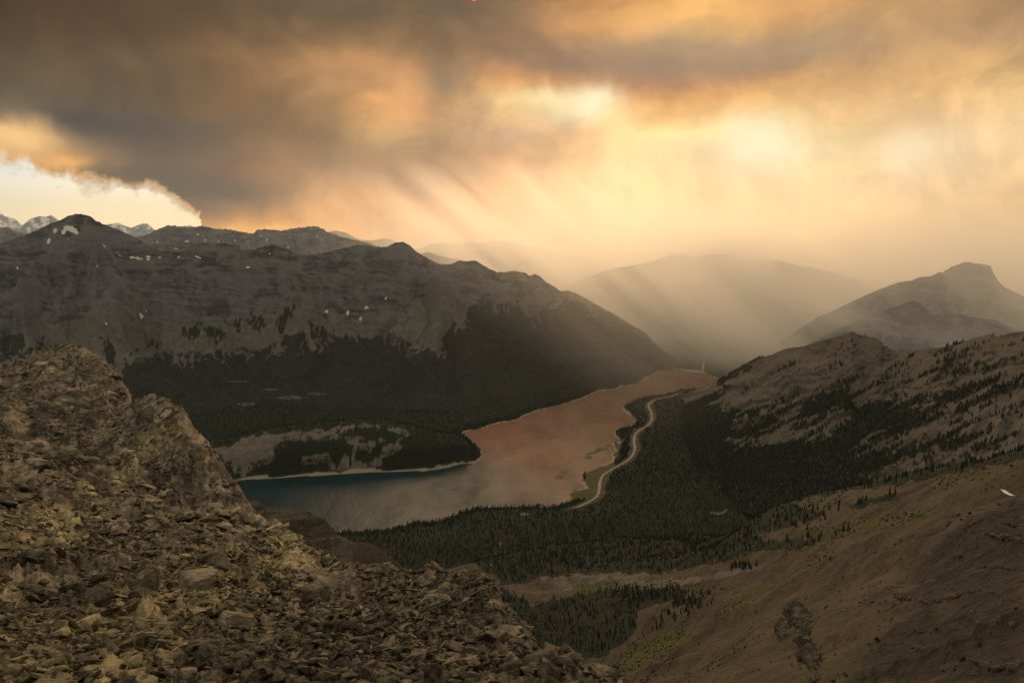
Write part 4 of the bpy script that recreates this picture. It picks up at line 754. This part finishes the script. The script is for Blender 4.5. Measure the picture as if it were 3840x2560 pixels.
def ridge_z(th, r, fine=True):
    lr = np.log(r); t = sq[nq] + sq[nq + 1] * th * 3.2 + sq[nq + 2] * lr
    for k in range(nq): t = t + sq[k] * tps((th * 3.2 - qa[k, 0]) ** 2 + (lr - qa[k, 1]) ** 2)
    rs_ = np.interp(th, sth, SA[:, 2]); ts = np.interp(th, sth, stan)
    w = sst(r / rs_, .80, 1.)
    t = np.where(r < rs_, t * (1 - w) + np.maximum(t, ts + .012 * (rs_ - r) / rs_) * 0 + w * (ts + .25 * (1 - r / rs_)) , t)
    x, y = np.sin(th) * r, np.cos(th) * r
    z = EYE - np.where(r < rs_, t * r, ts * rs_ + (r - rs_) * 1.6 + .02 * rs_ * 0)
    if fine:
        inside = 1 - .75 * sst(r / rs_, .9, 1.02)
        # tilted beds of shale: small ledges, larger steps further off
        a = np.clip(r * .012, .055, .55)
        s = (x * .45 + y * .18) / (r * .05 + .25); bed = rdg(s * .7 + fbm(x / r * 9, y / r * 9 + lr * 4, 3, 161), lr * 7, 3, 163)
        zz = a * 1.1 * fbm(th * 26, lr * 7, 6, 165, .58) + a * .8 * (bed - .8) * inside
        stp = 9.0; q = (z + zz + .30 * x) / (a * 2.6); f_ = q - np.floor(q); zz = zz + a * 1.0 * (sst(f_, .62, .86) - f_) * np.clip(.5 + 1.5 * fbm(th * 9, lr * 3.5, 3, 167), 0, 1)
        z = z + zz * inside
    return z
nu, nv = 560, 400
T = np.linspace(R(-41), R(13), nu); Rr = np.exp(np.linspace(math.log(1.3), math.log(150), nv))
th, rr = np.meshgrid(T, Rr, indexing='ij'); zz = ridge_z(th, rr)
FP = np.stack([np.sin(th) * rr, np.cos(th) * rr, zz], -1); FX, FY = proj(FP)
TANP = [K(p) for p in ([(-50, 1600), (-50, 1430), (180, 1400), (330, 1330), (560, 1240), (640, 1225), (740, 1265), (700, 1300), (560, 1370), (470, 1430), (430, 1500), (330, 1600)], [(-50, 1180), (120, 1150), (330, 1010), (420, 955), (420, 1000), (300, 1100), (150, 1250), (-50, 1320)])]
def tint_of(X, Y):
    t = np.ones_like(X)
    for p in TANP: t = np.minimum(t, np.clip(.5 - sdf(X + 40 * fbm(X / 130, Y / 90, 3, 171), Y + 25 * fbm(X / 130, Y / 90, 3, 173), p) / 90, 0, 1))
    return t
tnt = tint_of(FX, FY)
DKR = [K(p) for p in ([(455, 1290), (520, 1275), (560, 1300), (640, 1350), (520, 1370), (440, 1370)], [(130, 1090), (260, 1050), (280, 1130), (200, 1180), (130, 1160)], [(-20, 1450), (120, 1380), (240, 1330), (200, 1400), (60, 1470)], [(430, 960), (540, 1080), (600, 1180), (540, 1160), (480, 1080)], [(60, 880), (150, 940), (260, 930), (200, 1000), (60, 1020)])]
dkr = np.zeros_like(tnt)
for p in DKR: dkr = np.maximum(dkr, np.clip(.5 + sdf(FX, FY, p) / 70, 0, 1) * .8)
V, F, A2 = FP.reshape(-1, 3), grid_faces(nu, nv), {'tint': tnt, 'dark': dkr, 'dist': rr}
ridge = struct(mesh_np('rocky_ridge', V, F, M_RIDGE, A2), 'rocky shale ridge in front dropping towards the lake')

# stones of shale
def stone_mesh(name, rs, flat=.45, m=None, npt=13):
    bm = bmesh.new()
    for _ in range(npt):
        v = rs.normal(size=3); v /= np.linalg.norm(v); v = np.sign(v) * np.abs(v) ** .62; v *= rs.uniform(.82, 1.05)
        bm.verts.new(v * np.array([.62, .45, .45 * flat]))
    r = bmesh.ops.convex_hull(bm, input=bm.verts)
    bmesh.ops.delete(bm, geom=[v for v in bm.verts if not v.link_faces], context='VERTS')
    bmesh.ops.dissolve_limit(bm, angle_limit=R(9), verts=bm.verts, edges=bm.edges)
    me = bpy.data.meshes.new(name); bm.to_mesh(me); bm.free(); me.materials.append(m); return me
rs2 = np.random.RandomState(21)
NVAR = 14; flats = [.22, .28, .34, .42, .5, .6, .8] * 2
VAR = [stone_mesh('stone', rs2, flats[k], M_STONE, 11 + k % 5) for k in range(NVAR)]
VARI = []
for me in VAR: c = me.copy(); c.materials.clear(); c.materials.append(M_STONE_I); VARI.append(c)
def normal_at(th_, r_):
    e = .004; z0 = ridge_z(th_, r_, False); zr = ridge_z(th_, r_ * 1.02, False); zt = ridge_z(th_ + e, r_, False)
    p0 = np.stack([np.sin(th_) * r_, np.cos(th_) * r_, z0], -1); p1 = np.stack([np.sin(th_) * r_ * 1.02, np.cos(th_) * r_ * 1.02, zr], -1); p2 = np.stack([np.sin(th_ + e) * r_, np.cos(th_ + e) * r_, zt], -1)
    n = np.cross(p2 - p0, p1 - p0); n /= np.linalg.norm(n, axis=-1, keepdims=True) + 1e-12; return np.where(n[..., 2:] < 0, -n, n)
def ridge_pts(n, r0, r1, rs):
    out = []
    got = 0
    while got < n:
        t = rs.uniform(R(-37), R(12), n); r = np.exp(rs.uniform(math.log(r0), math.log(r1), n)) if r1 / r0 > 3 else np.sqrt(rs.uniform(r0 * r0, r1 * r1, n))
        ok = r < np.interp(t, sth, SA[:, 2]) * 1.01; t, r = t[ok], r[ok]; out.append(np.stack([t, r], -1)); got += len(t)
    return np.concatenate(out)[:n]
def samp(grid, t, r):
    i = np.clip((t - T[0]) / (T[-1] - T[0]) * (nu - 1), 0, nu - 1.001); j = np.clip((np.log(r) - math.log(1.3)) / (math.log(150) - math.log(1.3)) * (nv - 1), 0, nv - 1.001)
    a, b = i.astype(int), j.astype(int); u, v = (i - a), (j - b)
    if grid.ndim == 3: u, v = u[:, None], v[:, None]
    return (grid[a, b] * (1 - u) + grid[a + 1, b] * u) * (1 - v) + (grid[a, b + 1] * (1 - u) + grid[a + 1, b + 1] * u) * v
sets = []
for n, r0, r1, s0, s1 in ((17000, 3.2, 9, .022, .09), (2600, 3.4, 12, .07, .175), (18000, 7, 20, .03, .11), (1800, 8, 24, .10, .24), (20000, 16, 50, .06, .22), (14000, 40, 90, .09, .32), (500, 25, 85, .4, .9)):
    tr = ridge_pts(n, r0, r1, rs2); s = s0 * (s1 / s0) ** (rs2.rand(n) ** 1.6)
    sets.append(np.column_stack([tr, s]))
A = np.concatenate(sets); t_, r_, s_ = A.T
Pst = samp(FP, t_, r_); nrm = normal_at(t_, r_)
pxX, pxY = proj(Pst)
dens = np.clip(.10 + 1.0 * sst(fbm(pxX / 170, pxY / 100, 4, 181) + .35 * (r_ < 11) - .08 * (r_ > 16), -.22, .22), .1, 1)          # bare bedding between drifts of stones
steep = nrm[:, 2] < .45
dens = dens * np.where((r_ > 34) & (pxY < 1960), .30 + .6 * sst(fbm(pxX / 60, pxY / 40, 3, 187), -.1, .3), 1)
dens = np.maximum(dens, .9 * sst(r_ / np.interp(t_, sth, SA[:, 2]), .86, .97) * (r_ < 22))
keep = (rs2.rand(len(A)) < dens) & ~(steep & (rs2.rand(len(A)) < .7)) & (pxX > -200)
t_, r_, s_, Pst, nrm, pxX, pxY = [q[keep] for q in (t_, r_, s_, Pst, nrm, pxX, pxY)]
tn = np.clip(tint_of(pxX, pxY) + rs2.normal(0, .16, len(t_)), 0, 1); shade = rs2.rand(len(t_))
Pst[:, 2] += s_ * .08
def quat_for(nv_, rs):
    nn = Vector(nv_) * 1.0 + Vector(rs.normal(0, .30, 3)); q = nn.normalized().to_track_quat('Z', 'Y')
    return (q @ Matrix.Rotation(rs.rand() * 6.283, 3, 'Z').to_quaternion())
app = s_ / np.maximum(r_, .1) * ((pxY < 2600) & (pxX > 0) & (pxX < 3840)); order = np.argsort(-app)
top = order[:300]; rest = order[300:]
for k in top:
    o = bpy.data.objects.new('stone', VAR[rs2.randint(NVAR)]); COL.objects.link(o); o.parent = ridge
    o.location = Pst[k]; o.rotation_mode = 'QUATERNION'; o.rotation_quaternion = quat_for(nrm[k], rs2)
    s = s_[k] * 1.25; o.scale = (s * rs2.uniform(.8, 1.3), s * rs2.uniform(.8, 1.2), s * rs2.uniform(.8, 1.2)); o['tint'] = float(tn[k])
# the many smaller ones: one part, scattered by geometry nodes
me = bpy.data.meshes.new('scree'); n = len(rest); me.vertices.add(n); me.vertices.foreach_set('co', Pst[rest].astype(np.float32).ravel())
eul = np.array([tuple(quat_for(nrm[k], rs2).to_euler()) for k in rest], np.float32)
for nm, typ, dat, key in (('rot', 'FLOAT_VECTOR', eul, 'vector'), ('scl', 'FLOAT_VECTOR', (s_[rest][:, None] * 1.25 * rs2.uniform(.75, 1.3, (n, 3))).astype(np.float32), 'vector'), ('tint', 'FLOAT', tn[rest].astype(np.float32), 'value'), ('shade', 'FLOAT', shade[rest].astype(np.float32), 'value'), ('pick', 'INT', rs2.randint(0, NVAR, n).astype(np.int32), 'value')):
    a = me.attributes.new(nm, typ, 'POINT'); a.data.foreach_set(key, dat.ravel())
scree = bpy.data.objects.new('scree', me); COL.objects.link(scree); scree.parent = ridge; scree['kind'] = 'stuff'
vc = bpy.data.collections.new('stone_shapes')
for k, m_ in enumerate(VARI): vc.objects.link(bpy.data.objects.new('stone_shape_%02d' % k, m_))
ng = bpy.data.node_groups.new('scree_scatter', 'GeometryNodeTree')
ng.interface.new_socket('Geometry', in_out='INPUT', socket_type='NodeSocketGeometry'); ng.interface.new_socket('Geometry', in_out='OUTPUT', socket_type='NodeSocketGeometry')
gi, go = ng.nodes.new('NodeGroupInput'), ng.nodes.new('NodeGroupOutput')
ci = ng.nodes.new('GeometryNodeCollectionInfo'); ci.inputs[0].default_value = vc; ci.inputs['Separate Children'].default_value = True; ci.inputs['Reset Children'].default_value = True
ip = ng.nodes.new('GeometryNodeInstanceOnPoints'); ip.inputs['Pick Instance'].default_value = True
def na(name, typ):
    q = ng.nodes.new('GeometryNodeInputNamedAttribute'); q.data_type = typ; q.inputs[0].default_value = name; return q.outputs[0]
ng.links.new(gi.outputs[0], ip.inputs['Points']); ng.links.new(ci.outputs[0], ip.inputs['Instance']); ng.links.new(na('pick', 'INT'), ip.inputs['Instance Index'])
er = ng.nodes.new('FunctionNodeEulerToRotation'); ng.links.new(na('rot', 'FLOAT_VECTOR'), er.inputs[0]); ng.links.new(er.outputs[0], ip.inputs['Rotation']); ng.links.new(na('scl', 'FLOAT_VECTOR'), ip.inputs['Scale'])
ng.links.new(ip.outputs[0], go.inputs[0])
mo = scree.modifiers.new('scatter', 'NODES'); mo.node_group = ng

# ------------------------------------------------------------------ single boulders that stand out on the ridge
def hit_ridge(X, Y):
    t = float(az_of(X, Y)); r = np.exp(np.linspace(math.log(2.), math.log(95), 500)); z = samp(FP[..., 2], np.full(500, t), r)
    P_ = np.stack([np.sin(t) * r, np.cos(t) * r, z], -1); y = proj(P_)[1]; k = int(np.argmax(y < Y)); return P_[k], float(r[k])
def boulder(X, Y, wpx, dims, eul_, tint, seed, label, npt=16):
    p, r = hit_ridge(X, Y); w = wpx / FOC * r / .9; me = stone_mesh('boulder', np.random.RandomState(seed), 1.0, M_STONE, npt)
    o = bpy.data.objects.new('boulder', me); COL.objects.link(o); d = np.array(dims) * w / dims[0]
    o.scale = (d[0] / 1.15, d[1] / .85, d[2] / .85); o.rotation_euler = [R(a) for a in eul_]; o.location = (p[0], p[1], p[2] + d[2] * .18); o['tint'] = tint
    return thing(o, label, 'boulder')
for a in ((566, 2205, 62, (1, .5, 1.9), (12, 14, 20), .75, 1, 'upright grey slab standing on edge among the tan stones'),
          (362, 2275, 100, (1, .8, .8), (10, -18, 40), .9, 2, 'dark grey faceted block half buried in the tan stones'),
          (888, 2345, 132, (1, .7, .55), (-14, 22, 25), .95, 3, 'big grey block with a smooth sloping top, alone in small rubble'),
          (1905, 2392, 205, (1, .6, .28), (4, -4, 8), .8, 4, 'long flat slab bridging the edge of the drop'),
          (2064, 2450, 100, (1, .7, .55), (0, 3, -10), .9, 5, 'square grey block on the rim above the dark forest'),
          (2030, 2494, 132, (1, .6, .5), (8, -24, 15), .9, 6, 'tilted wedge-shaped block below the square rim block'),
          (1920, 2522, 96, (1, .8, .7), (0, 8, 30), .95, 7, 'chunky brown block with a worn rounded top near the lower edge'),
          (2262, 2542, 160, (1, .6, .3), (3, 10, -12), .85, 8, 'last flat slab at the tip of the ridge, over the brown slope'),
          (712, 1962, 62, (1, .7, .25), (0, -4, 10), .7, 9, 'pale flat slab lying at the foot of the cliff step'),
          (338, 1915, 80, (1, .6, .35), (0, -6, 20), .7, 14, 'pale block jutting from the bare bedrock under the cliff'),
          (46, 2535, 62, (1, .8, .7), (0, 0, 10), .3, 10, 'square tan block with a flat face in the lower corner'),
          (1180, 2250, 120, (1, .7, .6), (0, 10, 60), 1., 11, 'dark overhanging block with lichen spots in mid rubble'),
          (1600, 2190, 90, (1, .7, .5), (5, 5, 35), .9, 12, 'brown block under the blunt rim of the ridge'),
          (800, 2120, 120, (1, .8, .75), (0, -8, 0), 1., 13, 'black-sided outcrop block at the head of the tan stones'),
          (745, 2190, 130, (1, .7, .6), (0, 12, 50), 1., 15, 'dark block leaning below the black-sided outcrop')):
    boulder(*a)

# ------------------------------------------------------------------ rock features on the scree slope
def hit_slope(X, Y):
    t = float(az_of(X, Y)); r = np.linspace(310, 2200, 900); i = (t - T_G[0]) / (T_G[-1] - T_G[0]) * (len(T_G) - 1); i0 = int(i)
    j = (np.log(r) - math.log(300)) / (math.log(13500) - math.log(300)) * (GP.shape[1] - 1); z = np.interp(j, np.arange(GP.shape[1]), GP[i0, :, 2] * (1 - i + i0) + GP[i0 + 1, :, 2] * (i - i0))
    P_ = np.stack([np.sin(t) * r, np.cos(t) * r, z], -1); y = proj(P_)[1]; return P_[int(np.argmax(y < Y))]
def rock_band(name, pts, rad, m, seed, step=.55, sink=.25, jit=.35, flat=.7):
    rsb = np.random.RandomState(seed); q = np.array([hit_slope(x, y) for x, y in pts]); dd = np.concatenate([[0], np.cumsum(np.linalg.norm(np.diff(q, axis=0), axis=1))]); bm = bmesh.new(); t = 0.
    while t < dd[-1]:
        r0 = np.interp(t / dd[-1], np.linspace(0, 1, len(rad)), rad); c = np.array([np.interp(t, dd, q[:, k]) for k in range(3)])
        for _ in range(2):
            r = r0 * rsb.uniform(.55, 1.25); cc = c + rsb.normal(0, jit, 3) * r0 * np.array([1, 1, .6]); vs = []
            k1, k2 = rsb.uniform(.8, 1.6), rsb.uniform(.7, 1.2); an = rsb.rand() * 6.28; ca, sa = math.cos(an), math.sin(an)
            for _ in range(14):
                v = rsb.normal(size=3); v /= np.linalg.norm(v); v = np.sign(v) * np.abs(v) ** .6 * rsb.uniform(.8, 1.05) * r * np.array([k1, k2, flat * rsb.uniform(.8, 1.2)])
                vs.append(bm.verts.new(cc + np.array([v[0] * ca - v[1] * sa, v[0] * sa + v[1] * ca, v[2] + .25 * v[0]]) - np.array([0, 0, r0 * sink])))
            bmesh.ops.convex_hull(bm, input=vs)
        t += r0 * step * rsb.uniform(.7, 1.3)
    bmesh.ops.delete(bm, geom=[v for v in bm.verts if not v.link_faces], context='VERTS')
    me = bpy.data.meshes.new(name); bm.to_mesh(me); bm.free(); me.materials.append(m); o = bpy.data.objects.new(name, me); COL.objects.link(o); return o
M_OUT = m_simple('outcrop_rock', (.046, .039, .029), (.110, .092, .066), .35, .8)
slope_o = bpy.data.objects['scree_slope']
for k, (pts, rad) in enumerate((([(3330, 2195), (3365, 2225), (3420, 2246), (3500, 2256), (3560, 2247), (3610, 2225), (3680, 2214), (3730, 2222)], [.7, 2.2, 2.6, 2.2, 1.4, .8]), ([(3665, 2130), (3720, 2118), (3790, 2132), (3830, 2134)], [.8, 2.2, 1.8, .6]), ([(3710, 1998), (3760, 2008), (3800, 2022), (3850, 2030)], [1.2, 2.6, 2.8, 2.]),
        ([(3720, 1945), (3780, 1960), (3850, 1972)], [.8, 1.8, 1.5]), ([(3400, 2345), (3440, 2362), (3490, 2366)], [.6, 1.6, .8]), ([(3390, 2410), (3440, 2428), (3490, 2440)], [.8, 2., .8]), ([(3640, 2475), (3700, 2490), (3760, 2500), (3850, 2492)], [.7, 1.8, 2.2, 2.]), ([(3590, 1922), (3566, 1958), (3540, 1985), (3480, 2005), (3450, 2015)], [1.6, 3.2, 2., 1., .5]),
        ([(3690, 1945), (3650, 1965), (3620, 1985), (3600, 2015)], [1., 2.2, 2., .8]))):
    o = rock_band('rock_ledge', pts, [q * .8 for q in rad], M_OUT, 200 + k, sink=.55, jit=.9, flat=.5); o.parent = slope_o
oc = bpy.data.objects.new('rock_outcrop', None); COL.objects.link(oc); oc.location = hit_slope(2990, 2400); thing(oc, 'dark craggy outcrop with a small cave, alone on the brown slope', 'outcrop')
for nm, pts, rad in (('arch', [(2938, 2392), (2942, 2350), (2953, 2310), (2972, 2280), (2998, 2278)], [3.0, 3.6, 4.2, 4.8, 4.6]), ('fin', [(2990, 2276), (3008, 2310), (3014, 2345), (3022, 2400), (3036, 2440), (3052, 2490), (3064, 2560)], [4., 5.4, 5., 4.2, 4.0, 2.8, 1.6])):
    o = rock_band(nm, pts, rad, M_OUT, 231 + len(nm), sink=.25, jit=.55, flat=1.3, step=.5); o.parent = oc; o.matrix_parent_inverse = Matrix.Translation(-oc.location)
# stones and stunted shrubs strewn over the slope
def strew(name, n, lo, hi, m, mask, flat, seed):
    r_ = np.random.RandomState(seed); P_ = scatter(GP, mask, n, r_, .3, lambda r, X, Y: (r > 310) * (r < 2300)); sz = lo * (hi / lo) ** (r_.rand(n) ** 2.0); V0 = np.array([(1, 0, 0), (0, 1, 0), (-1, 0, 0), (0, -1, 0), (0, 0, 1), (0, 0, -.6)], float)
    V = V0[None] * sz[:, None, None] * r_.uniform(.6, 1.3, (n, 6, 1)) * np.array([1, 1, flat]); an = r_.rand(n) * 6.28; c, s_ = np.cos(an)[:, None], np.sin(an)[:, None]
    W_ = np.stack([V[..., 0] * c - V[..., 1] * s_, V[..., 0] * s_ + V[..., 1] * c, V[..., 2] + sz[:, None] * .15], -1) + P_[:, None]
    F0_ = np.array([(0, 1, 4), (1, 2, 4), (2, 3, 4), (3, 0, 4), (1, 0, 5), (2, 1, 5), (3, 2, 5), (0, 3, 5)]); F_ = (F0_[None] + np.arange(n)[:, None, None] * 6).reshape(-1, 3)
    o = mesh_np(name, W_.reshape(-1, 3), F_, m, {'tint': np.repeat(r_.rand(n) * .5, 6)}, smooth=False, parent=slope_o); o['kind'] = 'stuff'; return o
clump = np.clip(.5 + 1.1 * fbm(gx / 60, gy / 60, 4, 301), 0, 1) * gs
strew('scattered_stones', 20000, .3, 3.0, M_OUT, clump, .7, 41)
strew('stunted_shrubs', 12000, .5, 2.6, M_TREE, np.clip(clump * (GA['grass'] * 1.6 + .25 * sst(gz, 760, 420) + .35 * (fbm(gx / 130, gy / 130, 3, 303) > .2)), 0, 1) * (GA['forest'] < .5), .9, 43)
sp = [(3750, 1838), (3768, 1842), (3786, 1850), (3806, 1860), (3790, 1861), (3770, 1852)]
V = np.array([hit_slope(x, y) for x, y in sp]); c_ = V.mean(0); V = np.concatenate([V + [0, 0, .5], [c_ + [0, 0, .9]]]); thing(mesh_np('snow_patch', V, np.array([(i, (i + 1) % 6, 6) for i in range(6)]), M_SNOW), 'small white snow patch on the bare brown slope', 'snow patch')

# ------------------------------------------------------------------ smoke and haze
def m_volume(name, color, dens, aniso):
    m = bpy.data.materials.new(name); m.use_nodes = True; m.node_tree.nodes.clear(); N = NB(m.node_tree)
    out = N.new('ShaderNodeOutputMaterial'); v = N.new('ShaderNodeVolumePrincipled'); N.l.new(v.outputs[0], out.inputs['Volume'])
    v.inputs['Color'].default_value = (*color, 1); v.inputs['Density'].default_value = dens; v.inputs['Anisotropy'].default_value = aniso
    return m, N, v
def box(name, x0, x1, y0, y1, z0, z1, m):
    V = np.array([(x, y, z) for x in (x0, x1) for y in (y0, y1) for z in (z0, z1)], float)
    F = np.array([(0, 1, 3, 2), (4, 6, 7, 5), (0, 4, 5, 1), (2, 3, 7, 6), (0, 2, 6, 4), (1, 5, 7, 3)])
    o = mesh_np(name, V, F, m, smooth=False); o['kind'] = 'stuff'; return o
MH_, N_, v_ = m_volume('haze_air', (.80, .90, 1.), .55e-5, .35)
box('haze', -34000, 34000, -3000, 34000, -40, 3000, MH_)
MS_, N_, v_ = m_volume('smoke_air', (1., .99, .95), 0, .72)
p_ = pos(N_)
def lobe(c, rad, d):
    q = N_.v('DIVIDE', N_.v('SUBTRACT', p_, c), rad); k = N_.v('DOT_PRODUCT', q, q, out=1)
    return N_.m('MULTIPLY', N_.m('EXPONENT', N_.m('MULTIPLY', k, -1)), d)
dsum = None
for c_, r_q, d_ in (((3200, 8900, 500), (2700, 2300, 640), 1.2e-3), ((4300, 8200, 500), (1900, 2000, 620), 7e-4), ((3600, 5100, 450), (1500, 1300, 620), 8e-4), ((1300, 14600, 700), (3600, 1900, 1300), 5.5e-4), ((1900, 6700, 300), (1100, 1200, 700), 2.6e-4)):
    l_ = lobe(c_, r_q, d_); dsum = l_ if dsum is None else N_.m('ADD', dsum, l_)
px_, py_, pz_ = N_.sep(p_); ns = N_.noise(N_.comb(N_.m('ADD', px_, N_.m('MULTIPLY', pz_, 1.1)), N_.m('MULTIPLY', py_, .45), N_.m('MULTIPLY', pz_, .25)), .0016, 3, .5)
N_.l.new(N_.m('MULTIPLY', dsum, N_.rng(ns, .32, .68, .15, 2.0)), v_.inputs['Density'])
MS_.cycles.volume_step_rate = .6
box('smoke', -4000, 9000, 3600, 17500, 1, 2600, MS_)
